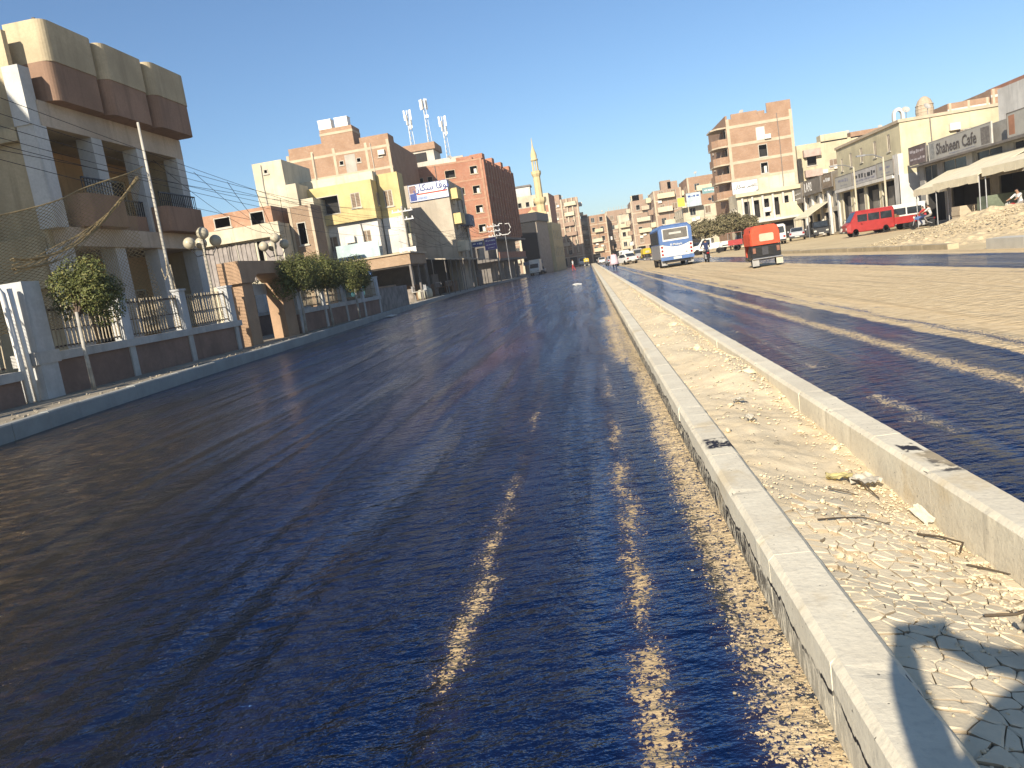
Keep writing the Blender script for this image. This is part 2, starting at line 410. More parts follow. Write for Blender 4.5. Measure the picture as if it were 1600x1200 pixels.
for p in seeds:
    if p[1] > 2.7 and rs.random() < (p[1]-2.7)*.62: continue
    cell = [(p[0]-.1,p[1]-.1),(p[0]+.1,p[1]-.1),(p[0]+.1,p[1]+.1),(p[0]-.1,p[1]+.1)]
    for q in seeds:
        if q is not p and abs(q[0]-p[0]) < .2 and abs(q[1]-p[1]) < .2: cell = clip(cell, p, q)
        if len(cell) < 3: break
    if len(cell) < 3 or cnt >= 298: continue
    cx, cy = sum(a[0] for a in cell)/len(cell), sum(a[1] for a in cell)/len(cell)
    sh = .982 if p[1] < 2.7 else .95
    ring = []
    for i, a in enumerate(cell):          # subdivide edges a little so outlines are not straight
        b = cell[(i+1) % len(cell)]
        for t in (0, .5):
            q = (a[0]+(b[0]-a[0])*t, a[1]+(b[1]-a[1])*t)
            s_ = sh*(1+rs.uniform(-.05,.012)); ring.append((max(.704, min(1.408, cx+(q[0]-cx)*s_)), cy+(q[1]-cy)*s_))
    cz = soil_p(cx, cy); gx = (soil_p(cx+.06, cy)-soil_p(cx-.06, cy))/.12; gy_ = (soil_p(cx, cy+.06)-soil_p(cx, cy-.06))/.12; tilt = (rs.uniform(-.045,.045), rs.uniform(-.06,.03)); th = rs.uniform(.000,.0035)
    k_ = len(ring); top = []; mid = []; bot = []
    for (x, y) in ring:
        curl = 0
        z = cz+gx*(x-cx)+gy_*(y-cy)+th+tilt[0]*(x-cx)+tilt[1]*(y-cy)
        top.append((x-cx, y-cy, z+curl-cz)); bot.append(((x-cx)*.96, (y-cy)*.96, -.04))
    mid = [(x*.80, y*.80, th+(z-th)*.80) for x, y, z in top]; dr_ = rs.uniform(.003,.008); top = [(x, y, z-dr_*(.5+.5*math.sin(i_*1.7+cx*90))) for i_, (x, y, z) in enumerate(top)]
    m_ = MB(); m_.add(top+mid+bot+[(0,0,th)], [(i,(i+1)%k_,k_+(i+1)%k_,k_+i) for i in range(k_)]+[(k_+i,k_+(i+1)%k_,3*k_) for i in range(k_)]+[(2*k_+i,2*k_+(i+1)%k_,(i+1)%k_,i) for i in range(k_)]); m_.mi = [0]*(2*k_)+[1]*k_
    m_.build('mud_plate', [MUD, CRACK_SHADE], soil, (cx, cy, cz), smooth=False); cnt += 1
# loose stones and clods
def rock_mesh(seed, name='stone', sub=1):
    bm = bmesh.new(); bmesh.ops.create_icosphere(bm, subdivisions=sub, radius=1)
    for v in bm.verts: v.co *= 1+.38*smooth_noise(v.co.x*1.3+seed*7, v.co.y*1.3, v.co.z*1.3)
    for v in bm.verts: v.co.z *= .65
    me_ = bpy.data.meshes.new(name); bm.to_mesh(me_); bm.free(); me_.materials.append(SOIL); return me_
ROCKS = [rock_mesh(i, 'stone') for i in range(5)]
def scatter(name, n, fn, label, cat, mat=SOIL, sub=0):
    mb_ = MB(); rs_ = random.Random(len(name)*17+n)
    base = rock_mesh(9, name, sub+1); vs_ = [v.co.copy() for v in base.vertices]; fs_ = [tuple(p.vertices) for p in base.polygons]
    for i in range(n):
        (x, y, z), s_ = fn(rs_)
        a = rs_.random()*6.3; sx, sy, sz = (s_*rs_.uniform(.6,1.4) for _ in range(3))
        mb_.add([(x+(v.x*math.cos(a)-v.y*math.sin(a))*sx, y+(v.x*math.sin(a)+v.y*math.cos(a))*sy, z+v.z*sz) for v in vs_], fs_)
    return stuff(mb_.build(name, mat), label, cat)
def f_med(rs_):
    y = 1.5+(rs_.random()**1.6*26 if rs_.random() < .6 else rs_.random()*2.6); x = rs_.uniform(.72,1.40)
    if rs_.random() < .55: x = 1.40-abs(rs_.gauss(0,.13))
    x = max(.72, min(1.4, x)); return (x, y, soil_z(x, y)), rs_.uniform(.002,.008)*(1+.5*(y > 5))*(2.2 if rs_.random() < .04 else 1)
scatter('gravel', 4200, f_med, 'small clods and gravel strewn over the median soil', 'gravel')
def f_ker(rs_):
    y = 1.2+rs_.random()**1.8*20; x = .52-abs(rs_.gauss(0,.085)); return (x, y, .001), rs_.uniform(.0015,.006)
GRIT = M('sandy_grit', (.5, .41, .26), var=.5, scale=60)
scatter('grit', 3800, f_ker, 'sandy grit lying along the foot of the left median kerb', 'grit', GRIT)
for i, (x, y, s_, lab) in enumerate(((1.3,7.1,.05,'largest pale clod of dry soil against the right median kerb'),(1.18,9.6,.07,'broken clod on the mound half way up the median'),(.92,5.9,.022,'small round stone alone in the middle of the median'),(1.33,4.75,.03,'pale stone just beyond the white paper scrap'),(1.2,12.5,.08,'far clod on top of the median mound'))):
    o = obj('stone', ROCKS[i % 5], None, (x, y, soil_z(x, y)+.004), i*1.3); o.scale = (s_*1.3, s_, s_)
    tag(o, lab, 'stone', 'stones on the median soil')
# ================================================================== BUILDING KIT
PLASTER = {}
def PL(name, col, **k): return M('plaster_'+name, col, var=k.pop('var', .3), scale=k.pop('scale', .45), streak=k.pop('streak', .55), bump=.004, **k)
WIN = {}
SHUT = M('louvre_shutter', (.30, .22, .15), var=.3)
FRAMEW = M('window_frame', (.5, .46, .38), var=.2)
def window_mesh(kind, w, h, frame=None):
    """local: x across, z up from sill, +y into the wall"""
    key = (kind, round(w,2), round(h,2), frame.name if frame else '')
    if key in WIN: return WIN[key]
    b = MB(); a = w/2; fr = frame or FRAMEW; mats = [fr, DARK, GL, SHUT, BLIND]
    def rim(d0, d1, t):
        b.cur = 0
        b.box(-a,-a+t,d0,d1,0,h); b.box(a-t,a,d0,d1,0,h); b.box(-a+t,a-t,d0,d1,0,t); b.box(-a+t,a-t,d0,d1,h-t,h)
    if kind in ('hole', 'half'):
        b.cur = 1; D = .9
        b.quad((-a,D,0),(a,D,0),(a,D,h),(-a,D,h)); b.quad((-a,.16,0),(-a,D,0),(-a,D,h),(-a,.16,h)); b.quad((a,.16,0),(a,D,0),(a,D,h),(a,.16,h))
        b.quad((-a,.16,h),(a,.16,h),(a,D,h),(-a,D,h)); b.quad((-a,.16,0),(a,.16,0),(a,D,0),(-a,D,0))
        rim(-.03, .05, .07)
        if kind == 'half': b.cur = 4; b.box(.02*w, a*.72, .3, .34, .07, h*.66)
    elif kind == 'glass':
        rim(.06, .12, .06); b.cur = 0; b.box(-.025,.025,.07,.11,.06,h-.06); b.cur = 2; b.box(-a+.03,a-.03,.1,.13,.03,h-.03)
    elif kind == 'shutter':
        rim(.02, .1, .07); b.cur = 0; b.box(-.03,.03,.03,.09,.07,h-.07); b.cur = 3
        k = max(4, int(h/.14))
        for i in range(k):
            z = .07+(h-.14)*i/k; b.box(-a+.07,a-.07,.05,.09,z,z+(h-.14)/k*.8)
        b.cur = 1; b.box(-a+.05,a-.05,.1,.13,.05,h-.05)
    elif kind == 'blind':
        rim(.02, .08, .05); b.cur = 4; b.box(-a+.05,a-.05,.08,.13,.05,h-.05)
    elif kind == 'ac':
        b.cur = 4; b.box(-a,a,-.35,.0,0,h); b.cur = 1; b.lathe([(min(a,h/2)*.75,-.36),(min(a,h/2)*.75,-.351)], n=12)
    if kind in ('glass', 'shutter', 'half', 'hole', 'blind') and h < 2.3 and w < 2.5: b.cur = 0; b.box(-a-.08,a+.08,-.09,-.001,-.09,-.003)
    me_ = b.mesh('window', mats); WIN[key] = me_; return me_
def wall_face(P0, P1, z0, z1, ops, depth=.16):
    """a wall between two ground points with real openings and reveals"""
    L = (Vector(P1)-Vector(P0)).length; ux, uy = (P1[0]-P0[0])/L, (P1[1]-P0[1])/L; nx, ny = uy, -ux
    b = MB()
    def pt(u, v, d=0): return (P0[0]+ux*u-nx*d, P0[1]+uy*u-ny*d, v)
    us = sorted(set([0, L]+[q for o in ops for q in (max(0,o[0]), min(L,o[1]))])); vs_ = sorted(set([z0, z1]+[q for o in ops for q in (o[2], o[3])]))
    for i in range(len(us)-1):
        for j in range(len(vs_)-1):
            um, vm = (us[i]+us[i+1])/2, (vs_[j]+vs_[j+1])/2
            if any(o[0] < um < o[1] and o[2] < vm < o[3] for o in ops): continue
            b.quad(pt(us[i],vs_[j]), pt(us[i+1],vs_[j]), pt(us[i+1],vs_[j+1]), pt(us[i],vs_[j+1]))
    for o in ops:
        u0,u1,v0,v1 = o[:4]
        b.quad(pt(u0,v0),pt(u1,v0),pt(u1,v0,depth),pt(u0,v0,depth)); b.quad(pt(u0,v1),pt(u0,v1,depth),pt(u1,v1,depth),pt(u1,v1))
        b.quad(pt(u0,v0),pt(u0,v0,depth),pt(u0,v1,depth),pt(u0,v1)); b.quad(pt(u1,v0),pt(u1,v1),pt(u1,v1,depth),pt(u1,v0,depth))
    return b
BL = {}
class Bld:
    def __init__(s, name, label, cat, corners, h, mat, z0=0, ops=None, mats=None, roof=None, group=None, frame=None, parapet=0.0):
        s.c = corners; s.o = corners[0]; s.h = h
        s.t = thing(name, label, cat, (s.o[0], s.o[1], 0), group=group); BL[s.t.name] = s
        L = [(x-s.o[0], y-s.o[1]) for x, y in corners]; s.L = L
        ops = ops or {}; mats = mats or {}
        for i in range(len(L)):
            P0, P1 = L[i], L[(i+1) % len(L)]; op = ops.get(i, [])
            wall_face(P0, P1, z0, h, [q for q in op if q[4] != 'ac']).build('wall', mats.get(i, mat), s.t)
            for q in op: s.win(i, *q, frame=frame)
        b = MB(); b.add([(x,y,h-parapet-.01) for x,y in L], [tuple(range(len(L)))]); b.build('roof', roof or CONC, s.t)
    def fr(s, i):
        P0, P1 = s.L[i], s.L[(i+1) % len(s.L)]; L = math.hypot(P1[0]-P0[0], P1[1]-P0[1])
        return P0, (P1[0]-P0[0])/L, (P1[1]-P0[1])/L, L
    def win(s, i, u0, u1, v0, v1, kind, frame=None):
        P0, ux, uy, L = s.fr(i); u = (u0+u1)/2
        nm = {'hole':'window_opening','half':'window_opening','ac':'air_conditioner'}.get(kind, 'window')
        return obj(nm, window_mesh(kind, u1-u0, v1-v0, frame), s.t, (P0[0]+ux*u, P0[1]+uy*u, v0), math.atan2(uy, ux))
    def box(s, i, u0, u1, v0, v1, d0, d1, mat, name='ledge', parent=None):
        """box on face i; d measured outwards"""
        P0, ux, uy, L = s.fr(i); b = MB().box(u0,u1,-d1,-d0,v0,v1)
        return b.build(name, mat, parent or s.t, (P0[0], P0[1], 0), math.atan2(uy, ux))
    def bands(s, i, zs, mat=None, t=.3, proud=.03, name='floor_band'):
        L = s.fr(i)[3]
        for z in zs: s.box(i, -.02, L+.02, z-t/2, z+t/2, -.1, proud, mat or CONC, name)
    def columns(s, i, us, mat=None, w=.35, z0=0, z1=None, proud=.045):
        for u in us: s.box(i, u-w/2, u+w/2, z0, z1 or s.h, -.1, proud, mat or CONC, 'column')
    def balcony(s, i, u0, u1, z, d=1.2, hp=1.0, mat=None, rail=False):
        P0, ux, uy, L = s.fr(i); b = MB(); t = .1
        b.box(u0,u1,-d,0,z-.15,z)
        if not rail: b.box(u0,u1,-d,-d+t,z+.002,z+hp); b.box(u0,u0+t,-d+t+.002,0,z+.002,z+hp); b.box(u1-t,u1,-d+t+.002,0,z+.002,z+hp)
        else:
            n_ = int((u1-u0)/.18)
            for k in range(n_+1): uu = u0+.04+(u1-u0-.08)*k/n_; b.box(uu-.012,uu+.012,-d+.03,-d+.055,z+.002,z+hp)
            b.box(u0,u1,-d+.02,-d+.065,z+hp,z+hp+.05)
        return b.build('balcony', mat or CONC, s.t, (P0[0], P0[1], 0), math.atan2(uy, ux))
def dress(B, i, seed, nac=2, npipe=1, z0=3.5, ndish=1):
    """air conditioners, drain pipes and roof dishes that belong to the house"""
    rs_ = random.Random(seed); P0, ux, uy, L = B.fr(i); a = math.atan2(uy, ux)
    for k in range(nac):
        b = MB().box(-.42,.42,-.36,-.02,0,.6); b.box(-.36,.1,-.37,-.361,.06,.54); u = rs_.uniform(.6,L-.6); v = rs_.uniform(z0,B.h-1.5)
        b.build('air_conditioner', BLIND, B.t, (P0[0]+ux*u,P0[1]+uy*u,v), a)
    for k in range(npipe):
        u = rs_.uniform(.3,L-.3); MB().tube([(0,-.07,z0-2.5),(rs_.uniform(-.1,.1),-.07,(z0+B.h)/2),(0,-.07,B.h-.2)], .05, 6).build('drain_pipe', rs_.choice((CONC_D, FRAMEW)), B.t, (P0[0]+ux*u,P0[1]+uy*u,0), a)
    for k in range(ndish):
        u = rs_.uniform(.6,L-.6); o = MB().tube([(0,0,0),(0,0,.9)], .03, 5).build('dish_pole', STEEL, B.t, (P0[0]+ux*u-uy*1.2,P0[1]+uy*u+ux*1.2,B.h-.02), a); MB().lathe([(.02,-.1),(.2,-.06),(.33,0),(.33,.012),(.2,-.05),(.01,-.09)], n=14).build('satellite_dish', M('dull_dish',(.42,.40,.36)), o, (0,0,.95), (R(55),0,rs_.uniform(-.6,.6)))
def grid_ops(u0, u1, n, zs, w, h, kind, jitter=None, rs_=None):
    out = []
    for z in zs:
        for k in range(n):
            u = u0+(u1-u0)*(k+.5)/n; kd = kind if isinstance(kind, str) else (rs_ or random).choice(kind)
            if kd: out.append((u-w/2, u+w/2, z, z+h, kd))
    return out
# ================================================================== LEFT PAVEMENT
PAVE = M('dusty_pavement', (.36, .31, .23), var=.3, scale=1.2, bump=.01)
mb = MB(); SWZ = .27
for a, b in zip(ys, ys[1:]):
    mb.quad((-40,a,SWZ-.02),(kx(a)-.2,a,SWZ-.02),(kx(b)-.2,b,SWZ-.02),(-40,b,SWZ-.02))
struct(mb.build('pavement_left', PAVE))
LK = thing('pavement_kerb', 'grey concrete kerb in shade along the left pavement', 'kerb', (0,0,0))
KG = M('grey_kerb', (.34, .34, .31), var=.2, scale=1.5, bump=.004)
km = kerb_mesh(.2, .29, 1.0, 'kerb_stone', KG); y = 4.0
while y < 72:
    x0, x1 = kx(y), kx(y+1); o = obj('kerb_stone', km, LK, (x0-.2, y, random.uniform(-.01,.006)), -math.atan2(x1-x0, 1)); y += 1.0
mb = MB()
for i in range(72, 258, 6):
    a, b = kx(i), kx(i+6); mb.hexa([(a-.2,i,-.05),(a,i,-.05),(b,i+6,-.05),(b-.2,i+6,-.05)], [(a-.2,i,.29),(a,i,.29),(b,i+6,.29),(b-.2,i+6,.29)])
mb.build('kerb_run', KG, LK)
# dust drift on the pavement edge
def f_pav(rs_):
    y = rs_.uniform(8,60); x = kx(y)-.15-abs(rs_.gauss(0,.5)); return (x, y, SWZ-.005), rs_.uniform(.008,.04)
scatter('rubble', 500, f_pav, 'small rubble and clods strewn along the left pavement', 'rubble', M('pavement_rubble', (.4,.35,.27), var=.4, scale=8))
# ================================================================== SCHOOL FENCE
WX = -12.0
WALLB = M('brown_fence_wall', (.28, .185, .14), var=.3, scale=1.2, streak=.3, bump=.004)
LEDGE = M('whitewashed_concrete', (.50, .48, .44), var=.22, scale=2, streak=.4)
POSTM = M('white_post', (.56, .56, .54), var=.25, scale=1.5, streak=.5)
BARM = M('cream_fence_bar', (.42, .35, .24), rough=.6, var=.3, scale=4)
RAILM = M('rusty_rail', (.13, .09, .07), rough=.7, var=.4, scale=5)
def fence(name, label, y0, y1, posts, bar_top, zwall=1.02, gap=.135):
    T = thing(name, label, 'fence', (WX, y0, SWZ-.02), group='fences of the yard')
    z = lambda v: v-(SWZ-.02)
    MB().box(-.12,.12,0,y1-y0,-.1,z(zwall)).build('wall', WALLB, T)
    MB().box(-.2,.2,-.02,y1-y0+.02,z(zwall),z(zwall+.19)).build('ledge', LEDGE, T)
    for p in posts:
        mbp = MB().box(-.15,.15,p-y0-.17,p-y0+.17,z(zwall+.19),z(bar_top+.13)); mbp.box(-.18,.18,p-y0-.2,p-y0+.2,z(bar_top+.13),z(bar_top+.19)); mbp.build('post', POSTM, T)
        MB().box(.121,.16,p-y0-.12,p-y0+.12,0,z(zwall)-.003).build('pier', LEDGE, T)
    zb, zt = z(zwall+.27), z(bar_top); bm_ = MB().box(-.012,.012,-.012,.012,0,zt-zb+.07).mesh('bar', BARM)
    ends = sorted(list(posts)+[y1])
    if y0 not in posts: ends = [y0]+ends
    for a, b in zip(ends, ends[1:]):
        a2, b2 = a+.2, b-.2
        if b2-a2 < .4: continue
        for zz, w_ in ((zb+.02,.02),(zt-.06,.025),(zb+(zt-zb)*.45,.012)):
            MB().box(-.02,.02,a2-y0,b2-y0,zz-w_,zz+w_).build('rail', RAILM, T)
        k = int((b2-a2)/gap)
        for i in range(k+1):
            if random.random() < .05: continue
            o = obj('bar', bm_, T, (.024, a2-y0+(b2-a2)*i/k, zb-.04)); o.rotation_euler = (random.gauss(0,.02), random.gauss(0,.015), 0)
    return T
fence('yard_fence', 'cream barred fence on brown wall between tall white post and gate portal', 15.75, 24.9, [18.6, 21.55, 24.55], 2.2)
fence('yard_fence', 'cream barred fence on brown wall behind the three clipped trees', 30.2, 42.6, [30.4, 33.4, 36.4, 39.4, 42.4], 2.1)
fence('yard_fence', 'barred fence on brown wall at left picture edge', 6.0, 14.6, [6.2, 9.0, 11.8], 2.35, zwall=.75)
T = thing('gate_pillar', 'tall rough whitewashed gate pillar at the left fence corner', 'pillar', (WX, 15.35, SWZ-.02))
MB().box(-.27,.27,-.27,.27,0,2.52).build('shaft', POSTM, T); MB().box(-.3,.3,-.36,.36,.75,1.02).build('plinth_block', LEDGE, T)
T = thing('drain_pipe', 'white plastic downpipe leaning beside the tall gate pillar', 'pipe', (WX+.1, 14.75, SWZ-.02))
MB().tube([(0,0,0),(0,-.02,1.2),(0,-.05,2.3),(-.05,-.15,2.5)], .06, 8).build('pipe', WHITE, T, smooth=True)
MB().tube([(.02,.2,0),(.02,.18,1.2),(.02,.15,2.4)], .05, 8).build('pipe', WHITE, T, smooth=True)
# ------------------------------------------------------------------ gate portal
SALM = M('salmon_plaster', (.42, .275, .17), var=.22, scale=1.0, streak=.35)
T = thing('gate_portal', 'salmon plastered gate portal with heavy lintel in the yard fence', 'gate', (-12.15, 25.4, SWZ-.02))
z = lambda v: v-(SWZ-.02)
MB().box(-.28,.32,.12,.95,0,z(2.42)).build('leg', SALM, T)
MB().box(-.28,.32,3.35,4.45,0,z(2.42)).build('leg', SALM, T)
mb = MB(); mb.extr_x([(-.05,z(2.422)),(-.05,z(3.18)),(4.75,z(3.18)),(4.75,z(2.422)),(3.35,z(2.422)),(3.1,z(2.55)),(2.9,z(2.72)),(1.3,z(2.72)),(1.05,z(2.55)),(.95,z(2.422))], -.36,.42)
mb.build('lintel', SALM, T)
MB().box(-.30,-.24,.955,3.345,z(2.0),z(2.4)).build('panel', LEDGE, T)
mb = MB()
for i in range(9): mb.box(-.36,-.33,1.0+i*.12,1.03+i*.12,.1,z(2.1))
mb.box(-.37,-.32,.96,2.1,.3,.36); mb.box(-.37,-.32,.96,2.1,1.6,1.66); mb.build('gate_leaf', BLACKM, T)
T = thing('yard_wall', 'low brown wall with white coping inside the yard behind the gate', 'wall', (-15.2,32.6,SWZ-.02)); MB().box(-.12,.12,0,7.5,0,.9).build('wall_face', WALLB, T); MB().box(-.2,.2,0,7.5,.902,1.05).build('coping', LEDGE, T)
for yy_ in (1.6,4.2): MB().box(-.14,.26,yy_,yy_+.35,1.052,2.2).build('post', POSTM, T)
# ------------------------------------------------------------------ school building
TAN = PL('tan', (.54, .445, .29)); TANS = PL('light_tan', (.55, .46, .30)); BRN = PL('brown', (.34, .215, .145)); ORG = PL('orange', (.55, .355, .18))
PILL = PL('white_pillar', (.60, .60, .57), streak=.5); BEAM = PL('beam', (.56, .46, .35))
B = Bld('school_building', 'tan and brown three storey school with white pillars and rounded parapets', 'building',
        [(-40,22.95),(-18.3,22.95),(-18.3,31.6),(-40,31.6)], 10.9, TANS, mats={1: ORG, 0: TAN},
        ops={0: [(19.0,20.4,5.6,6.9,'glass'),(13,15,5.4,7,'glass'),(13,15,1.6,3.2,'glass'),(18.6,20.2,1.6,3.2,'glass')],
             1: [(1.2,2.4,5.2,7.4,'hole'),(3.9,5.0,1.0,3.2,'hole'),(6.4,7.8,5.9,7.4,'glass'),(6.2,7.6,1.6,3.0,'shutter')]})
S = B.t; ox, oy = -40, 22.95
def sb(name, mat, x0, x1, y0, y1, z0, z1): return MB().box(x0-ox,x1-ox,y0-oy,y1-oy,z0,z1).build(name, mat, S)
sb('brick_panel', BRICK('school_brick', (.25,.10,.06), (.2,.08,.05)), -24,-16.9,22.90,22.945,4.95,7.6) if False else None
for k, (u0, u1, v0, v1) in enumerate([(16.0,19.0-.02,4.9,7.5),(20.42,23.0-1.32,4.9,7.5),(19.0,20.4,4.9,5.6),(19.0,20.4,6.9,7.5)]):
    B.box(0, u0, u1, v0, v1, -.05, .03, BRICK('school_brick', (.23,.10,.065), (.17,.075,.05)), 'brick_panel')
sb('end_wall', TAN, -18.29,-16.55,22.95,23.15,0,10.9)
for z0, z1, x1 in ((-.0+4.3,4.9,-15.95),(8.02,8.8,-16.05)): sb('floor_beam', BEAM, -18.28,x1,23.16,31.55,z0,z1)
sb('upper_ceiling', TAN, -18.28,-16.1,23.16,31.5,8.6-.45,8.019)
for y0 in (22.75, 25.5, 28.15, 30.98):
    for z0, z1 in ((0,4.299),(4.901,8.019)): sb('pillar', PILL, -16.62,-16.06,y0,y0+.58,z0,z1)
sb('pillar', PILL, -16.64,-16.1,22.70,23.2,8.02-.02,9.75)
def rounded(y0, y1, xf, xb, z0, z1, mat, name, r=.32):
    poly = [(xb-ox, y0-oy)]
    for k in range(7): a = -math.pi/2+k*math.pi/12; poly.append((xf-r-ox+r*math.cos(a), y0+r-oy+r*math.sin(a)))
    for k in range(7): a = k*math.pi/12; poly.append((xf-r-ox+r*math.cos(a), y1-r-oy+r*math.sin(a)))
    poly.append((xb-ox, y1-oy)); return MB().prism(poly, z0, z1).build(name, mat, S)
for (y0, y1, xf, zt) in ((23.55,26.1,-15.62,11.25),(26.16,28.8,-15.46,11.2),(28.86,31.5,-15.30,11.2)):
    rounded(y0, y1, xf, -16.9, 8.81, 10.0, BRN if y0 < 23 else ORG if False else BRN, 'parapet_band'); rounded(y0, y1, xf+.03, -16.9, 10.002, zt, TAN, 'parapet')
rounded(23.7, 25.95, -15.5, -16.4, 4.91, 5.95, BRN, 'balcony'); rounded(28.3, 31.3, -15.5, -16.4, 4.91, 5.85, BRN, 'balcony')
sb('balcony', BRN, -16.4,-16.2,26.1,28.1,4.91,5.5)
mb = MB()
for (y0, y1, x, z0) in ((24.0,25.9,-15.75,5.95),(26.1,28.1,-16.25,5.5),(28.5,31.2,-15.75,5.85)):
    n_ = int((y1-y0)/.14)
    for i in range(n_+1): yy_ = y0+(y1-y0)*i/n_; mb.box(x-ox-.012,x-ox+.012,yy_-oy-.012,yy_-oy+.012,z0,z0+.52)
    mb.box(x-ox-.03,x-ox+.03,y0-oy,y1-oy,z0+.52,z0+.57)
mb.build('balcony_railing', BLACKM, S)
sb('end_wall', TAN, -18.29,-16.6,31.1,31.5,0,8.02); sb('notice_board', WHITE, -18.29,-18.2,24.6,27.2,2.3,3.7)
rounded(18.6+4.3, 22.9+.04, -17.2, -30, 2.9, 4.6, TANS, 'canopy_band', .2) if False else None
sb('sill_band', TANS, -40,-16.66,22.5,22.90,3.1,4.7); sb('sill_band', TANS, -40,-16.66,22.7,22.92,7.6,8.0)
sb('roof_wall', TAN, -40,-17.0,23.2,23.45,10.9,11.1)
T = thing('water_pipe', 'thin pipe stub standing on the school roof', 'pipe', (-17, 25.3, 10.9)); MB().tube([(0,0,0),(0,0,1.1)], .06).build('pipe', CONC_D, T)
# neighbour block further left, out of the picture; it shades the school's end wall and mirrors in the road
NB = Bld('apartment_block', 'tan apartment block standing left of the school beyond the picture edge', 'building',
    [(-40,4),(-21.0,4),(-21.0,19.5),(-40,19.5)], 16.2, TANS, ops={0: grid_ops(2,16,4,[1.5,4.6,7.7,10.8],1.3,1.5,'shutter'), 1: grid_ops(1,12,3,[1.5,4.6,7.7,10.8],1.3,1.5,'shutter')})
# ------------------------------------------------------------------ trees
LEAFS = [M('leaf_a', (.15, .165, .045), rough=.55, var=.35, scale=3), M('leaf_b', (.10, .115, .035), rough=.55, var=.35, scale=3), M('leaf_c', (.22, .205, .065), rough=.55, var=.3, scale=3)]
DUSTY = [M('dusty_leaf_a', (.20, .17, .085), var=.3, scale=2), M('dusty_leaf_b', (.13, .115, .055), var=.3, scale=2), M('dusty_leaf_c', (.26, .215, .12), var=.3, scale=2)]
BARK = M('bark', (.14, .10, .07), var=.4, scale=8, bump=.01); WBARK = M('whitewashed_bark', (.45, .42, .36), var=.4, scale=5)
def crown(rs_, clumps, n, leaf, flat=1.0):
    """leaf-sized faces spread through overlapping clumps; clump = (x,y,z,r)"""
    b = MB(); tot = sum(c[3]**2 for c in clumps)
    for c in clumps:
        for i in range(int(n*c[3]**2/tot)):
            u = rs_.gauss(0,1), rs_.gauss(0,1), rs_.gauss(0,1); l = math.sqrt(sum(q*q for q in u)) or 1
            rr = c[3]*(1-.55*rs_.random()**2.2)*(1+.18*smooth_noise(u[0]*2/l+c[0], u[1]*2/l, u[2]*2/l))
            p = Vector((c[0]+u[0]/l*rr, c[1]+u[1]/l*rr, c[2]+u[2]/l*rr*flat))
            nrm = Vector((u[0]/l+rs_.gauss(0,.5), u[1]/l+rs_.gauss(0,.5), u[2]/l+.4+rs_.gauss(0,.5))).normalized()
            a = nrm.orthogonal().normalized(); a.rotate(Matrix.Rotation(rs_.random()*6.3, 3, nrm)); bb = nrm.cross(a)
            s_ = leaf*rs_.uniform(.6,1.4); b.cur = rs_.choice((0,0,1,1,2))
            b.add([p-a*s_, p-bb*s_*.45+nrm*s_*.1, p+a*s_, p+bb*s_*.45+nrm*s_*.1], [(0,1,2,3)])
    return b
def tree(name, label, loc, clumps, n, leaf, trunk_h, r, seed, group, leaves=LEAFS, lower=None):
    rs_ = random.Random(seed); T = thing(name, label, 'tree', loc, group=group)
    b = MB(); b.tube([(0,0,-.1),(rs_.uniform(-.04,.04),.02,trunk_h*.5),(0,0,trunk_h)], r, 8, r*.7)
    b.build('trunk', lower or BARK, T, smooth=True)
    b = MB()
    for c in clumps[:9]: b.tube([(0,0,trunk_h*.92),((c[0])*.4,c[1]*.4,trunk_h+(c[2]-trunk_h)*.5),(c[0]*.85,c[1]*.85,c[2])], r*.5, 5, r*.12)
    b.build('limbs', BARK, T)
    crown(rs_, clumps, n, leaf).build('crown', leaves, T)
    return T
def ball(rs_, cx, cy, cz, rx, ry, rz, k, r):
    out = []
    for i in range(k):
        u = Vector((rs_.gauss(0,1), rs_.gauss(0,1), rs_.gauss(0,1))).normalized()*(rs_.random()**.4)
        out.append((cx+u.x*rx, cy+u.y*ry, cz+u.z*rz, r*rs_.uniform(.7,1.25)))
    return out
rs = random.Random(11)
tree('clipped_tree', 'round leafy tree before the barred fence near the tall white pillar', (-11.2,15.85,SWZ-.02), ball(rs,0,.25,2.2,.62,.95,.55,18,.36), 11000, .036, 1.75, .05, 1, 'street trees on the left pavement', lower=WBARK)
for i, (y, lab) in enumerate(((29.3,'clipped tree nearest the gate portal, its left side sunlit'),(32.6,'middle of the three clipped trees on left pavement'),(36.6,'farthest of the three clipped trees on left pavement, beside the shops'))):
    rs = random.Random(20+i)
    tree('clipped_tree', lab, (-11.35,y,SWZ-.02), ball(rs,0,.1,2.28,.72,1.5+.2*(i == 2),.55,28,.46), 17000, .04, 1.75, .06, 2+i, 'street trees on the left pavement', lower=WBARK)
rs = random.Random(61)
tree('yard_tree', 'dark bushy tree in the yard seen through the gate portal', (-16.6,37.0,SWZ-.02), [(rs.uniform(-.8,.8),rs.uniform(-2.2,1.8),rs.uniform(.7,2.2),rs.uniform(.5,.8)) for _ in range(22)], 11000, .06, 1.0, .09, 66, None, [LEAFS[1],LEAFS[1],LEAFS[0]])
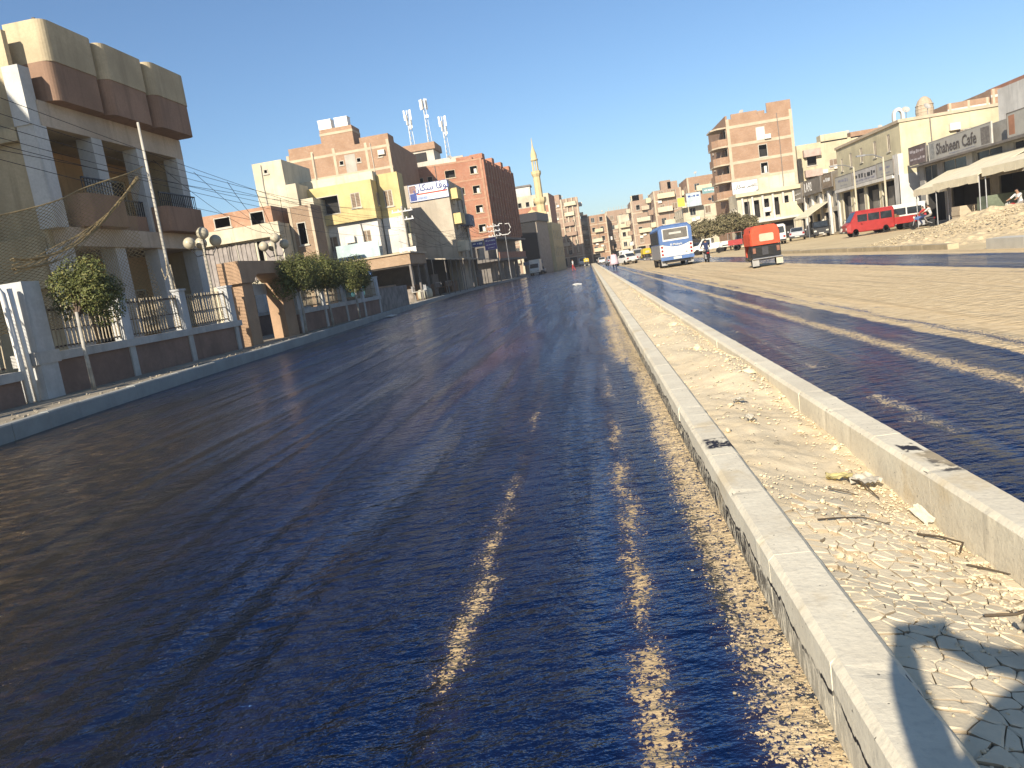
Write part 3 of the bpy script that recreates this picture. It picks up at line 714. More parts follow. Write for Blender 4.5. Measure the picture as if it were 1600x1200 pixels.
# ------------------------------------------------------------------ flag pole, net, lamp posts
T = thing('flag_pole', 'tall slender white pole rising from the fence before the school', 'pole', (-13,23.15,.25))
MB().tube([(0,0,0),(0,.02,4),(0,.05,7.35)], .055, 8, .04).build('shaft', M('weathered_pole', (.5,.47,.4), var=.3), T, smooth=True)
MB().tube([(0,0,3.3),(0,-.12,2.7),(0,-.3,2.55),(0,-.38,2.9)], .02, 5).build('rope', BARM, T); MB().tube([(.05,.12,0),(.05,.05,3)], .035, 6).build('stay', BARM, T)
NETM = M('tan_netting', (.34, .255, .125), var=.3, scale=2)
nv, nu = 72, 120; b = MB()
def netp(u, v):
    y = 11+u*(23.1-11); top = 6.3-.235*(23.1-y)-.35*math.sin(math.pi*u)
    z = top+(1.75-top)*v; x = -13.05-.5*math.sin(math.pi*v)*(.7+.3*math.sin(u*9))+.12*math.sin(u*23+v*3)-.25*math.sin(u*7+1)*v
    y += .1*math.sin(v*9+u*14)-.25*v*(1-v)*math.sin(u*11)
    return Vector((x, y, z))
P = [[netp(i/nu, j/nv) for j in range(nv+1)] for i in range(nu+1)]
def strand(p, q, w=.0075):
    d = (q-p).normalized(); s_ = d.cross(Vector((1,0,0))).normalized()*w; b.add([p-s_, q-s_, q+s_, p+s_], [(0,1,2,3)])
for i in range(nu):
    for j in range(nv):
        if (i+j) % 2 == 0: strand(P[i][j], P[i+1][j+1])
        else: strand(P[i][j+1], P[i+1][j])
NETO = thing('sports_net', 'tan knotted net hanging from the pole across the school front', 'net', (0,0,0))
stuff(b.build('netting', NETM, NETO))
b = MB(); b.tube([P[i][0] for i in range(0,nu+1,4)], .018, 5); b.build('top_rope', NETM, NETO)
b = MB()     # gathered folds where the slack is bunched towards the pole
for k in range(11):
    dz = k*.035; b.tube([Vector((-13.0+.05*math.sin(k+t*5), 16.6+t*5.9, 3.1+2.75*t**1.6+dz*(1-t)+.06*math.sin(t*13+k))) for t in [q/14 for q in range(15)]], .012, 4)
b.build('gathered_fold', NETM, NETO)
GLOBE = M('lamp_globe', (.47, .42, .31), rough=.35, var=.15)
def globe_lamp(y, x, label, s_=1.0):
    T = thing('globe_lamp', label, 'street lamp', (x,y,SWZ-.02), group='globe lamps along the yard')
    MB().tube([(0,0,0),(0,0,3.9*s_)], .055, 8, .04).build('post', M('lamp_post', (.42,.38,.30), var=.3), T)
    for k in range(4):
        a = k*math.pi/2+.6; p = (.42*math.cos(a), .42*math.sin(a), 3.72*s_+(.25 if k == 3 else 0))
        MB().tube([(0,0,3.3*s_),(p[0]*.6,p[1]*.6,3.25*s_),(p[0],p[1],p[2]-.18)], .02, 5).build('arm', BLACKM, T)
        MB().lathe([(.05,-.2)]+[(.2*math.sin(q*math.pi/8), -.2*math.cos(q*math.pi/8)) for q in range(1,8)]+[(.02,.2)], n=12).build('globe', GLOBE, T, p, smooth=True)
    return T
globe_lamp(25.2, -12.75, 'cream four globe lamp beside the gate portal')
globe_lamp(31.2, -12.75, 'cream four globe lamp rising behind the clipped trees')
# white painted canisters and clutter in the yard seen between the bars
YARD = [(-13.6,17.6,.9,WHITE),(-14,19.4,.8,M('teal_cloth',(.05,.22,.26))),(-13.7,22.6,.7,WHITE)]
for k, (x, y, h, mt) in enumerate(YARD):
    T = thing('yard_drum', ['dented white drum seen through fence bars below the round tree','teal drum standing in the yard behind the bars','white drum in the yard near the gate portal'][k], 'drum', (x,y,SWZ-.02))
    MB().lathe([(.26,0),(.28,.02),(.28,h*.3),(.295,h*.33),(.28,h*.36),(.28,h*.66),(.295,h*.69),(.28,h*.72),(.28,h),(.25,h+.01)], n=14).build('body', mt, T)
# ================================================================== SIGNS
def text_mesh(txt, size, mat, align='CENTER', shear=0.0):
    cu = bpy.data.curves.new('lettering', 'FONT'); cu.body = txt; cu.size = size; cu.align_x = align; cu.align_y = 'CENTER'; cu.extrude = .012; cu.resolution_u = 2; cu.shear = shear; cu.offset = size*.012
    o = bpy.data.objects.new('lettering', cu); COL.objects.link(o); dg = bpy.context.evaluated_depsgraph_get()
    me_ = bpy.data.meshes.new_from_object(o.evaluated_get(dg)); bpy.data.objects.remove(o, do_unlink=True); bpy.data.curves.remove(cu)
    me_.transform(Matrix.Rotation(math.pi/2, 4, 'X')); me_.materials.clear(); me_.materials.append(mat); me_.name = 'lettering'
    return me_
BLUEP = M('blue_print', (.03, .06, .25), rough=.5); REDP = M('red_print', (.45, .05, .03), rough=.5); BLKP = M('black_print', (.02,.02,.025), rough=.5)
AR_NOVA = '\ufee5\ufe8e\ufedc\ufeb3 \ufe8e\ufed3\ufeee\ufee7'; AR_MISR = '\ufee5\ufe8e\ufedc\ufeb3 \ufeae\ufebc\ufee3'
def sign(name, label, loc, rz, w, h, board, frame=None, texts=(), strokes=(), patches=(), posts=0, group=None):
    """board centred on loc, facing local -y.  texts: (txt,size,x,z,mat); strokes: lines of small illegible print (x0,x1,z,h,mat); patches: (x0,x1,z0,z1,mat)"""
    T = thing(name, label, 'sign', loc, rz, group)
    MB().box(-w/2,w/2,-.04,.04,-h/2,h/2).build('board', board, T)
    fr = frame or CONC_D; b = MB(); t = .05
    b.box(-w/2-t,w/2+t,-.06,.05,h/2,h/2+t); b.box(-w/2-t,w/2+t,-.06,.05,-h/2-t,-h/2); b.box(-w/2-t,-w/2,-.06,.05,-h/2,h/2); b.box(w/2,w/2+t,-.06,.05,-h/2,h/2)
    b.build('frame', fr, T)
    for (x0, x1, z0, z1, mt) in patches: MB().box(x0,x1,-.046,-.041,z0,z1).build('printed_patch', mt, T)
    for (s_, sz, x, z_, mt) in texts: obj('lettering', text_mesh(s_, sz, mt), T, (x, -.062, z_))
    rs_ = random.Random(len(label)); 
    for (x0, x1, z_, hh, mt) in strokes:
        b = MB(); x = x0
        while x < x1:
            l = rs_.uniform(.5,2.2)*hh; b.box(x,min(x1,x+l),-.052,-.047,z_-hh*rs_.uniform(.15,.5),z_+hh*rs_.uniform(.1,.5)); x += l+hh*rs_.uniform(.15,.8)
        b.build('small_print', mt, T)
    return T
# ================================================================== LEFT ROW OF BUILDINGS
YEL = PL('yellow', (.62, .49, .225), streak=.3); PALE = PL('pale', (.62, .55, .40)); WHT = PL('white', (.66, .63, .57)); LBLUE = PL('light_blue', (.50, .62, .62), streak=.2)
BR1 = BRICK('tan_brick', (.44, .23, .13), (.38, .19, .105)); BR2 = BRICK('red_brick', (.43, .165, .085), (.36, .13, .07)); BR3 = BRICK('dusty_brick', (.36, .24, .165), (.30, .19, .13)); BR4 = BRICK('orange_brick', (.37, .215, .125), (.30, .165, .095))
FR = M('frame_concrete', (.50, .41, .29), var=.2, scale=1)
CORR = M('grey_sheeting', (.33, .29, .26), var=.25, scale=2, streak=.6)
# A: hall with sheeting
B = Bld('storage_hall', 'low hall of grey sheeting with beige cornice and brick attic behind the fence', 'building', [(-38,55),(-21.8,55),(-21.8,64),(-38,64)], 7.45, PALE, ops={0: [(14.2,14.7,3.8,6.4,'hole')]})
b = MB()
for i in range(34): b.box(2+i*.36, 2.2+i*.36, -.06,-.002, 3.6, 6.35)
b.build('sheeting_rib', CORR, B.t); B.box(0, 1.5, 14.1, 3.55, 6.4, -.05, .004, CORR, 'sheeting'); B.box(0, 14.8, 16.1, 3.55, 6.4, -.05, .004, CORR, 'sheeting'); B.box(0, -.1, 16.3, 6.5, 7.5, -.05, .45, PALE, 'cornice')
A2 = Bld('brick_attic', 'roofless brick attic with empty openings on the storage hall', 'building', [(-38,55.3),(-22.3,55.3),(-22.3,62),(-38,62)], 8.75, BR1, z0=7.46, ops={0: [(11.2,12.5,7.7,8.5,'hole'),(14.0,15.1,7.5,8.5,'hole')]})
B = Bld('brick_stair_house', 'narrow raw brick stair house with tall dark openings beside the yellow house', 'building', [(-21.75,57),(-19.9,57),(-19.9,59.2),(-21.75,59.2)], 8.6, BRICK('brown_brick', (.30,.20,.12), (.25,.16,.1)), ops={0: [(.5,1.2,5.7,7.4,'hole'),(.4,1.2,2.4,4.3,'hole')]})
B.columns(0, [.12, 1.73], FR, .2)
# B: cream tower
B = Bld('cream_tower_house', 'plain cream tower house with one small window behind the hall', 'building', [(-28.0,67),(-25.3,67),(-25.3,74),(-28.0,74)], 14.0, PALE, ops={0: [(.95,1.35,13.0,13.4,'hole')]})
B.balcony(0, 1.0, 2.9, 9.2, 1.3, .05, CONC_D); MB().box(2.71,3.6,0,3,0,11.8).build('side_wall', PALE, B.t); MB().box(2.75,4.8,.3,4,0,10.4).build('side_wall', PALE, B.t)
# C: yellow house
B = Bld('yellow_house', 'two storey house, yellow above and white below, with light blue balcony', 'building', [(-25.4,70),(-18.5,70),(-18.5,82),(-25.4,82)], 8.0, WHT, z0=0,
        ops={0: [(1.9,2.9,5.6,7.0,'shutter'),(5.3,6.1,5.9,7.1,'shutter'),(.2,.9,5.3,7.2,'shutter')]})
up = Bld('yellow_house_upper', '', 'x', [(-25.6,69.55),(-18.4,69.55),(-18.4,82),(-25.6,82)], 11.45, YEL, z0=8.0, ops={0: [(.55,4.0,8.9,10.6,'hole'),(5.1,6.0,9.15,10.5,'shutter')], 1: [(1.2,2.0,9.2,10.4,'shutter')]})
for o in list(up.t.children):
    o.parent = B.t; o.location = (o.location.x-.2, o.location.y-.45, o.location.z)
bpy.data.objects.remove(up.t, do_unlink=True)
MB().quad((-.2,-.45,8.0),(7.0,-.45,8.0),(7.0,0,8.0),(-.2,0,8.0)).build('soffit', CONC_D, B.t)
B.box(0, .45, 2.0, 8.95, 9.9, .2, .3, BLIND, 'laundry_sheet'); B.box(0, 3.0, 6.9, 4.75, 6.0, .9, 1.0, LBLUE, 'balcony_front'); B.box(0, 3.0, 6.9, 4.6, 4.745, -.05, 1.0, LBLUE, 'balcony_slab'); B.box(0, 2.9, 2.995, 4.75, 6.0, -.05, .95, LBLUE, 'balcony_side')
B.box(0,-.5,7.0,11.45,12.3,-2,-.6, PALE, 'roof_wall')
C2 = Bld('yellow_annex', 'yellow annex with white lower storey at the corner before the sign wall', 'building', [(-18.35,71.5),(-16.35,71.5),(-16.35,73.6),(-18.35,73.6)], 12.0, YEL,
        ops={0: [(.45,1.25,9.0,10.5,'shutter'),(.2,1.7,3.9,4.6,'hole')], 1: [(.5,1.3,5.6,7.4,'hole')]}, parapet=.2)
C2.box(0, -.03, 2.02, 4.75, 8.0, -.04, .03, WHT, 'white_render'); C2.balcony(1, .2, 1.9, 5.3, .35, 1.0, PALE)
# shops at street level
SB = BRICK('shop_brick', (.40,.27,.16), (.34,.22,.13))
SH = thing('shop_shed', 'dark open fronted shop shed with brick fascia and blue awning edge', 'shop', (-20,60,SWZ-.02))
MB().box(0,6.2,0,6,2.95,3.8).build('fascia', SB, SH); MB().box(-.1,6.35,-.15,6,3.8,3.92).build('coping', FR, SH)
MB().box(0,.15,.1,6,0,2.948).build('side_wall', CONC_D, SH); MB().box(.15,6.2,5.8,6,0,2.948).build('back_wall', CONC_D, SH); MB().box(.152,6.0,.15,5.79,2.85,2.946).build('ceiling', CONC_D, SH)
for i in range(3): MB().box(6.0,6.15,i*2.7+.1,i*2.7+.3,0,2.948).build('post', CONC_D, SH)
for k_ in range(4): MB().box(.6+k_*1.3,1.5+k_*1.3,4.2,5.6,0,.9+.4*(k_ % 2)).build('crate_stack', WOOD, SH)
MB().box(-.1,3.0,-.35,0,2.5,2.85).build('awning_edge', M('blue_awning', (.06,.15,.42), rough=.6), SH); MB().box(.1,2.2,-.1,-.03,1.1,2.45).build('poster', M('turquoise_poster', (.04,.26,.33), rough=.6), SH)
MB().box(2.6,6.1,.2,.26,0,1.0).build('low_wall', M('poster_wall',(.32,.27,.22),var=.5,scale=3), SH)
T = thing('rubble_wall', 'low scrawled stone wall closing the gap after the barred fence', 'wall', (-12.3,43,SWZ-.02)); MB().box(-.15,.15,0,7.5,0,1.35).build('stone_face', M('scrawled_wall', (.33,.29,.25), var=.5, scale=2.2), T); MB().box(-.2,.2,0,4.5,1.352,1.45).build('coping', SB, T)
def canopy(y0, y1, label):
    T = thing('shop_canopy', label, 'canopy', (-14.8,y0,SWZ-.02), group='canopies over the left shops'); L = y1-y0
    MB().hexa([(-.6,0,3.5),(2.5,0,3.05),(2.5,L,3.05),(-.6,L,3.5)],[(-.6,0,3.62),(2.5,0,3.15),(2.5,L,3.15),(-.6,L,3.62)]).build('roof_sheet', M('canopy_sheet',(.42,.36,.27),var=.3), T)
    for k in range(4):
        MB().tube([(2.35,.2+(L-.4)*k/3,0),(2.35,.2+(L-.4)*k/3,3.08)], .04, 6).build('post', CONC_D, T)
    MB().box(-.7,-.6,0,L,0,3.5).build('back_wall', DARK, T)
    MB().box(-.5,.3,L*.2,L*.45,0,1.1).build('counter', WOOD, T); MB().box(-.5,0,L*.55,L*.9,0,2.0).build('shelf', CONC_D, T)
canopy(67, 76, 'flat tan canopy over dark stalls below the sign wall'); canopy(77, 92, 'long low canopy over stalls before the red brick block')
canopy(94, 108, 'farthest canopy over shops at the red brick block')
# stalls, carts, motorbikes at the left shops
def cart(loc, rz, label, colour):
    T = thing('vendor_cart', label, 'cart', loc, rz, 'carts at the left shops')
    MB().box(-.5,.5,-.9,.9,.65,.72).build('tray', colour, T)
    b = MB()
    for sx in (-.48,.48):
        for k in range(7): b.box(sx-.012,sx+.012,-.88+k*.29,-.855+k*.29,.72,1.15)
        b.box(sx-.015,sx+.015,-.9,.9,1.15,1.18)
    b.build('side_rail', STEEL, T)
    for sx in (-.45,.45): MB().lathe([(.3,-.02),(.33,-.02),(.33,.02),(.3,.02)], (sx,0,.33), 16, 'x').build('wheel', RUBBER, T)
    MB().box(-.03,.03,.8,.86,0,.65).build('leg', STEEL, T)
cart((-13.6,60.5,SWZ), .1, 'wheeled metal vendor cart on the left pavement under the canopy', CONC); cart((-13.5,70.5,SWZ), -.1, 'second vendor cart farther along beside stacked sacks', WOOD)
for k, (x, y) in enumerate(((-14.2,64.2),(-14.0,65.3),(-14.5,66.0))):
    o = obj('sack', None); bpy.data.objects.remove(o)
    b = MB(); b.lathe([(.3,0),(.42,.1),(.45,.4),(.38,.75),(.12,.92),(.16,1.0)], n=10)
    tag(b.build('grain_sack', M('pale_sack',(.55,.52,.40),var=.25), None, (x,y,SWZ-.02), smooth=True), ['pale full sack standing nearest under the canopy','pale sack standing between two others under the canopy','pale sack at the back under the canopy'][k], 'sack', 'sacks under the canopy')
# D: big brick behind
B = Bld('brick_apartment', 'tan brick apartment block with concrete frame and white roof tanks behind yellow house', 'building', [(-37,100),(-23.2,100),(-23.2,116),(-37,116)], 20.4, BR4, ops={0: [(6.9,7.5,18.1,18.7,'hole'),(6.9,7.5,15.4,16.0,'hole'),(9.2,9.8,18.1,18.7,'hole'),(9.2,9.8,15.4,16.0,'hole'),(9.2,9.8,12.7,13.3,'hole'),(12.1,12.7,18.3,18.9,'hole'),(12.1,12.7,15.6,16.2,'hole'),(12.1,12.7,12.9,13.5,'hole')]})
B.bands(0, [19.6,16.9,14.2,11.5], FR, .32); B.columns(0, [.2,3.5,6.4,10.7,13.6], FR, .35); B.box(0, 7.7, 9.1, 11, 19.3, -.05, .025, CONC, 'render_patch')
MB().box(5.0,9.3,.02,3.5,20.4,22.9).build('stair_tower', BR4, B.t); MB().box(4.95,9.35,-.03,3.5,22.1,22.4).build('floor_band', FR, B.t); MB().box(10,13.8,0.05,3,20.4,21.1).build('parapet_block', BR4, B.t); MB().box(.3,4.9,.4,.7,20.4,21.3).build('parapet_block', BR4, B.t)
for k in range(2):
    T = thing('water_tank', ['left of two white roof tanks on the tan brick block','right of two white roof tanks on the tan brick block'][k], 'tank', (-31.3+k*2.2,101.2,22.9)); MB().box(-.85,.85,-.7,.7,.1,1.2).build('tank', WHITE, T); MB().box(-.9,.9,-.75,.75,1.2,1.28).build('lid', WHITE, T); MB().box(-.7,.7,-.5,.5,0,.098).build('stand', CONC, T)
# E: sign wall house
B = Bld('sign_wall_house', 'plain beige house wall carrying a large white and blue sign', 'building', [(-19.0,85),(-14.1,85),(-14.1,96),(-19.0,96)], 12.3, PL('beige', (.50,.43,.33)), ops={1: grid_ops(.8,10,3,[3.8,6.8,9.6],1.1,1.5,'shutter')})
for zz in (4.6,7.6,10.3): B.balcony(1, .3, 3.2, zz, .9, 1.0, YEL if zz != 4.6 else PALE)
B.balcony(1, 5, 9, 7.6, 1.1, 1.1, M('grey_panel',(.2,.22,.26)))
sign('wall_sign', 'white sign with blue Arabic lettering and red stripe high on beige wall', (-16.25,84.9,11.35), 0, 4.3, 1.75, WHITE, M('blue_frame',(.1,.14,.3)),
     texts=[(AR_NOVA,1.0,.35,.42,BLUEP)], strokes=[(-1.2,2.0,-.62,.12,M('grey_print',(.25,.25,.3)))], patches=[(-1.3,2.1,-.26,-.1,REDP),(-2.1,-1.35,.0,.8,M('portrait_panel',(.32,.2,.18),var=.5,scale=6)),(-2.1,-1.35,-.82,-.04,BLUEP),(-1.3,-.2,-.82,-.45,M('pale_blue_print',(.35,.42,.6)))])
# F: red brick block
Fc = [(-25.2,117.0),(-13.9,118.2),(-11.5,140.5),(-24,142)]
zr = [7.9,10.8,13.7,16.6]
opsF = {0: [(9.4,10.6,z_,z_+1.2,'half') for z_ in zr]+[(5.6,7.2,16.5,17.7,'hole'),(7.2,8.2,13.8,14.9,'hole'),(7.4,8.0,10.6,12.2,'hole'),(2.9,3.7,16.2,17.2,'hole'),(1.6,2.3,16.2,17.2,'hole')],
        1: grid_ops(.4,22.2,11,[z_-.3 for z_ in zr],.95,1.9,'hole')}
B = Bld('red_brick_block', 'five storey raw red brick block with empty windows and shaded street side', 'building', Fc, 18.8, BR2, z0=6.9, ops=opsF, frame=FR)
B.bands(0, [7.1,10.0,12.9,15.8,18.65], M('rust_band',(.46,.27,.17)), .22); B.bands(1, [7.1,10.0,12.9,15.8,18.65], M('dark_band',(.30,.16,.11)), .25); B.columns(0, [11.2], M('rust_band',(.46,.27,.17)), .3, 6.9)
for i in range(12):                      # projecting piers of the street side
    B.box(1, .3+i*2.0-.25, .3+i*2.0+.05, 7.3, 18.5, 0, .3, BR2, 'pier')
for u in (1.0,7.5,14,20.5): B.box(1, u, u+1.6, 18.8, 19.6, -2, .0, BR2, 'parapet_block')
B.box(0, 7.6, 10, 18.8, 19.3, -1.5, 0, BR2, 'parapet_block'); B.box(0, 2.4, 3.9+.0, 15.9, 16.05, -.5, .5, CONC, 'ledge')
lo = [(x-B.o[0], y-B.o[1]) for x, y in Fc]
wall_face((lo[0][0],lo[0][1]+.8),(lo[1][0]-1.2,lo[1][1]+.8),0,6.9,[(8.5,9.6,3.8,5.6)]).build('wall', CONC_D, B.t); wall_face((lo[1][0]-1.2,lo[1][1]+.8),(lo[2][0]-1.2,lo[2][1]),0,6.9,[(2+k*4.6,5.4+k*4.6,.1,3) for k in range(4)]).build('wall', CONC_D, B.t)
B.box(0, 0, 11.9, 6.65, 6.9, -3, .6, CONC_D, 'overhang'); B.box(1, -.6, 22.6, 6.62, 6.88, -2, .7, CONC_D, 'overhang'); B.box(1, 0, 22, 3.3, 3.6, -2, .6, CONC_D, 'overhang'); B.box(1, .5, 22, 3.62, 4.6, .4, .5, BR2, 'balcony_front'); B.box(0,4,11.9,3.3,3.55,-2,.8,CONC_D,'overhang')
for k in range(4): B.box(1, 2.1+k*4.6, 5.3+k*4.6, .1, 3, -1.35, -1.25, M('roller_shutter',(.25,.23,.2),var=.3), 'roller_shutter')
# G: white antenna block behind
B = Bld('antenna_block', 'white and brick block with roof terrace carrying telecom masts', 'building', [(-31,140),(-19.6,140),(-19.6,156),(-31,156)], 22.0, PL('offwhite',(.58,.52,.43)), ops={0: [(1.5,3.0,19.9,21.0,'hole'),(4.2,6.4,18.6,19.6,'shutter'),(.4,1.2,18.2,19.2,'hole')]})
B.box(0,0,11.4,21.7,22.9,-.1,.3,PL('offwhite',(.58,.52,.43)),'parapet'); B.box(0,3.3,6.5,17.5,20.2,-.1,.05,BR2,'brick_panel'); MB().box(.5,6.2,.5,7,22.0,25.0).build('penthouse', PL('offwhite',(.58,.52,.43)), B.t); MB().box(.3,6.6,.2,7.2,25.0,26.2).build('penthouse_roof', BR4, B.t); MB().box(1.2,4.8,.35,.48,22.9,24.6).build('terrace_opening', DARK, B.t)
def mast(loc, h, label, seed):
    rs_ = random.Random(seed); T = thing('telecom_mast', label, 'antenna', loc, group='telecom masts on the roof')
    b = MB(); w = .45
    for k in range(3):
        a = k*2.094; b.tube([(w*math.cos(a),w*math.sin(a),0),(w*.5*math.cos(a),w*.5*math.sin(a),h)], .045, 5)
    n_ = int(h/.8)
    for i in range(n_):
        for k in range(3):
            t0, t1 = i/n_, (i+1)/n_; r0, r1 = w*(1-.5*t0), w*(1-.5*t1); a, c_ = k*2.094, (k+1)*2.094
            b.tube([(r0*math.cos(a),r0*math.sin(a),t0*h),(r1*math.cos(c_),r1*math.sin(c_),t1*h)], .025, 4)
    b.build('lattice', STEEL, T)
    for k in range(6):
        a = k*1.047; rr = .62 if k % 2 else .5; zz = h-1.7-(k % 3)*.9*(seed % 2)
        MB().box(-.14,.14,-.07,.07,0,1.75).build('panel_antenna', WHITE, T, (rr*math.cos(a), rr*math.sin(a), zz), a)
        MB().tube([(0,0,0),(rr*math.cos(a),rr*math.sin(a),0)], .03, 4).build('bracket', STEEL, T, (0,0,zz+.9))
    MB().lathe([(.05,-.1),(.3,0),(.32,.06)], n=12).build('dish', WHITE, T, (.35,-.4,h-3), (R(90),0,0))
mast((-28.6,141.5,26.2), 6.3, 'left telecom mast with stacked white panels on the roof', 1); mast((-25.4,141.5,26.2), 7.6, 'tallest middle telecom mast on the roof', 2); mast((-22.4,141.0,22.9), 7.4, 'right telecom mast standing on the lower roof', 3)
# black glass building, mosque
B = Bld('black_glass_building', 'narrow black glass fronted building with stone side and thick black cornice', 'building', [(-13.2,160),(-9.6,160.2),(-7.9,172),(-13,172)], 12.2, M('stone_cladding',(.42,.35,.27),var=.25), ops={})
B.box(0, .1, 3.4, 2.9, 10.6, -.1, .12, M('black_cladding',(.008,.008,.01),rough=.6), 'glass_front'); B.box(0, -.2, 3.9, 10.8, 12.5, -.1, .5, BLKP, 'cornice'); B.box(1, -.4, 11.9, 10.8, 12.5, -.1, .4, BLKP, 'cornice'); B.box(0,-.2,3.8,2.1,2.8,-.1,.9,M('grey_panel',(.2,.22,.26)),'shop_fascia')
GOLD = M('mosque_plaster', (.58, .47, .25), var=.15, scale=1)
B = Bld('mosque', 'yellow mosque with ribbed dome beside its tall minaret', 'mosque', [(-13.5,174),(-7.2,174.5),(-5.6,190),(-13,190)], 10.8, GOLD, ops={0: [(1,1.8,3.5,7,'glass'),(2.8,3.6,3.5,7,'glass'),(4.6,5.4,3.5,7,'glass')], 1: grid_ops(1,14,5,[3.2,7],.9,2.2,'glass')})
MB().lathe([(2.35,10.8),(2.35,11.2),(2.45,11.9),(2.25,12.7),(1.6,13.5),(.6,14.1),(.12,14.4),(.1,15.1),(.02,15.3)], (2.3,4,0), 24).build('dome', GOLD, B.t, smooth=True)
for u in (.2,1.8,3.4,5.0): B.box(0, u, u+.8, 10.8, 11.5, -.3, 0, GOLD, 'merlon')
T = thing('minaret', 'slender yellow minaret with two balconies and pointed cap', 'minaret', (-9.1,178,0))
MB().box(-1.1,1.1,-1.1,1.1,0,13.5).build('square_base', GOLD, T)
MB().lathe([(1.05,13.5),(1.0,15.2),(1.35,15.7),(1.45,16.0),(1.45,16.7),(1.35,16.7),(1.35,16.1),(.85,16.1),(.8,21.3),(1.0,21.7),(1.12,22.0),(1.12,22.6),(1.05,22.6),(1.0,22.1),(.3,22.1)], n=8).build('shaft', GOLD, T)
for k in range(8): a = k*math.pi/4; MB().tube([(.62*math.cos(a),.62*math.sin(a),22.1),(.62*math.cos(a),.62*math.sin(a),24.9)], .1, 6).build('column', GOLD, T)
MB().lathe([(.78,24.9),(.85,25.2),(.6,25.4),(.72,26.0),(.55,26.7),(.25,27.6),(.12,28.4),(.1,29.2),(.02,30)], n=12).build('cap', GOLD, T, smooth=True)
B = Bld('stepped_brick_house', 'cream and brick house with stepped roof rising behind the mosque', 'building', [(-17,200),(-8,201),(-7,214),(-17,214)], 19.6, PALE, ops={0: grid_ops(.5,8.5,4,[10,13.5,16.8],1,1.3,'hole')}, mats={1: BR2})
MB().box(.3,4.6,.5,5,19.6,21.9).build('penthouse', WHT, B.t); MB().box(.0,4.9,.2,5,21.9,22.3).build('penthouse_roof', CONC_D, B.t); B.box(0,.5,8.6,14.9,16.6,-.1,.03,BR2,'brick_panel')
# ================================================================== UTILITY POLES AND WIRES
def upole(loc, h, label, arms=2):
    T = thing('utility_pole', label, 'pole', loc, group='utility poles'); MB().tube([(0,0,0),(0,0,h)], .13, 8, .09).build('shaft', M('pole_grey',(.46,.42,.35),var=.2), T, smooth=True)
    for k in range(arms):
        MB().box(-.9,.9,-.05,.05,h-.5-k*.7,h-.4-k*.7).build('crossarm', STEEL, T)
        for x in (-.8,-.3,.3,.8): MB().lathe([(.05,0),(.07,.06),(.05,.12),(.06,.18)], (x,0,h-.4-k*.7), 6).build('insulator', WHITE, T)
    return T
UP = [(-11.6,3.0,7.6),(-14.95,65,8.0),(-13.6,92,8.2),(-12.6,118,8.2)]
upole((-14.95,65,.2), 8.0, 'pale utility pole carrying white sign at the left shops'); upole((-13.7,92,.2), 8.2, 'utility pole with insulators near the sign wall house'); upole((-12.9,112,.2), 8.4, 'farther utility pole with crossarms before the red brick block', 3)
upole((-11.6,2.0,.2), 8.2, 'near utility pole beyond the left picture edge')
WIREM = M('black_cable', (.02,.02,.022), rough=.6)
CB = thing('overhead_cables', 'bundle of thin black cables sagging from pole to pole along left side', 'cables', (0,0,0))
rs = random.Random(5)
for k in range(7):
    p0 = Vector((-11.6+rs.uniform(-1.0,.4), 2.0, 7.9-k*.3)); p1 = Vector((-14.95+rs.uniform(-.8,.8), 65, 7.9-rs.choice((0,.6,1.2,1.6,2.0)))); sag = rs.uniform(.7,1.6)
    MB().tube([p0.lerp(p1, t)-Vector((0,0,4*sag*t*(1-t))) for t in [q/30 for q in range(31)]], .008, 4).build('cable', WIREM, CB)
for k in range(8):
    p0 = Vector((-14.95+rs.uniform(-.8,.8), 65, 7.8-k*.35)); p1 = Vector((-13.7+rs.uniform(-.5,.5), 92, 7.9-rs.uniform(0,2))); sag = rs.uniform(.5,1.8)
    MB().tube([p0.lerp(p1, t)-Vector((0,0,4*sag*t*(1-t))) for t in [q/16 for q in range(17)]], .013, 4).build('cable', WIREM, CB)
for k in range(4):
    p0 = Vector((-13.7+rs.uniform(-.5,.5), 92, 7.8-k*.35)); p1 = Vector((-12.9, 112, 8-rs.uniform(0,2)))
    MB().tube([p0.lerp(p1, t)-Vector((0,0,3*t*(1-t))) for t in [q/12 for q in range(13)]], .018, 4).build('cable', WIREM, CB)
for k in range(5):                      # service drops from the street line to the school and hall
    p0 = Vector((-13.2,24+k*2.5,6.6-k*.1)); p1 = Vector((-21.9,56,6.9-k*.2)); sag = rs.uniform(.4,1)
    MB().tube([p0.lerp(p1, t)-Vector((0,0,4*sag*t*(1-t))) for t in [q/14 for q in range(15)]], .011, 4).build('cable', WIREM, CB)
sign('pole_sign', 'small white sign with faint red lettering fixed on the utility pole', (-14.95,64.8,4.25), 0, 1.35, .85, WHITE, WHITE, strokes=[(-.5,.5,.18,.16,M('faded_red_print',(.5,.3,.25))),(-.4,.4,-.15,.12,M('faded_red_print',(.5,.3,.25)))])
sign('hanging_sign', 'small violet and white shop sign hanging at the red brick block', (-12.2,100,5.3), .1, 1.5, 1.5, M('violet_board',(.16,.12,.3)), STEEL, strokes=[(-.6,.6,.4,.2,WHITE),(-.6,.6,-.1,.15,WHITE),(-.4,.5,-.5,.12,WHITE)])
sign('hanging_sign', 'dark shop sign with white lettering beside the violet sign', (-13.9,100,5.5), .1, 1.4, .6, BLUEP, STEEL, strokes=[(-.6,.6,.05,.25,WHITE)])
T = thing('neon_sign_frame', 'bent metal sign frame standing out on a pole by red brick block', 'sign frame', (-12.2,120,.2)); MB().tube([(0,0,0),(0,0,7)], .06, 6).build('post', STEEL, T)
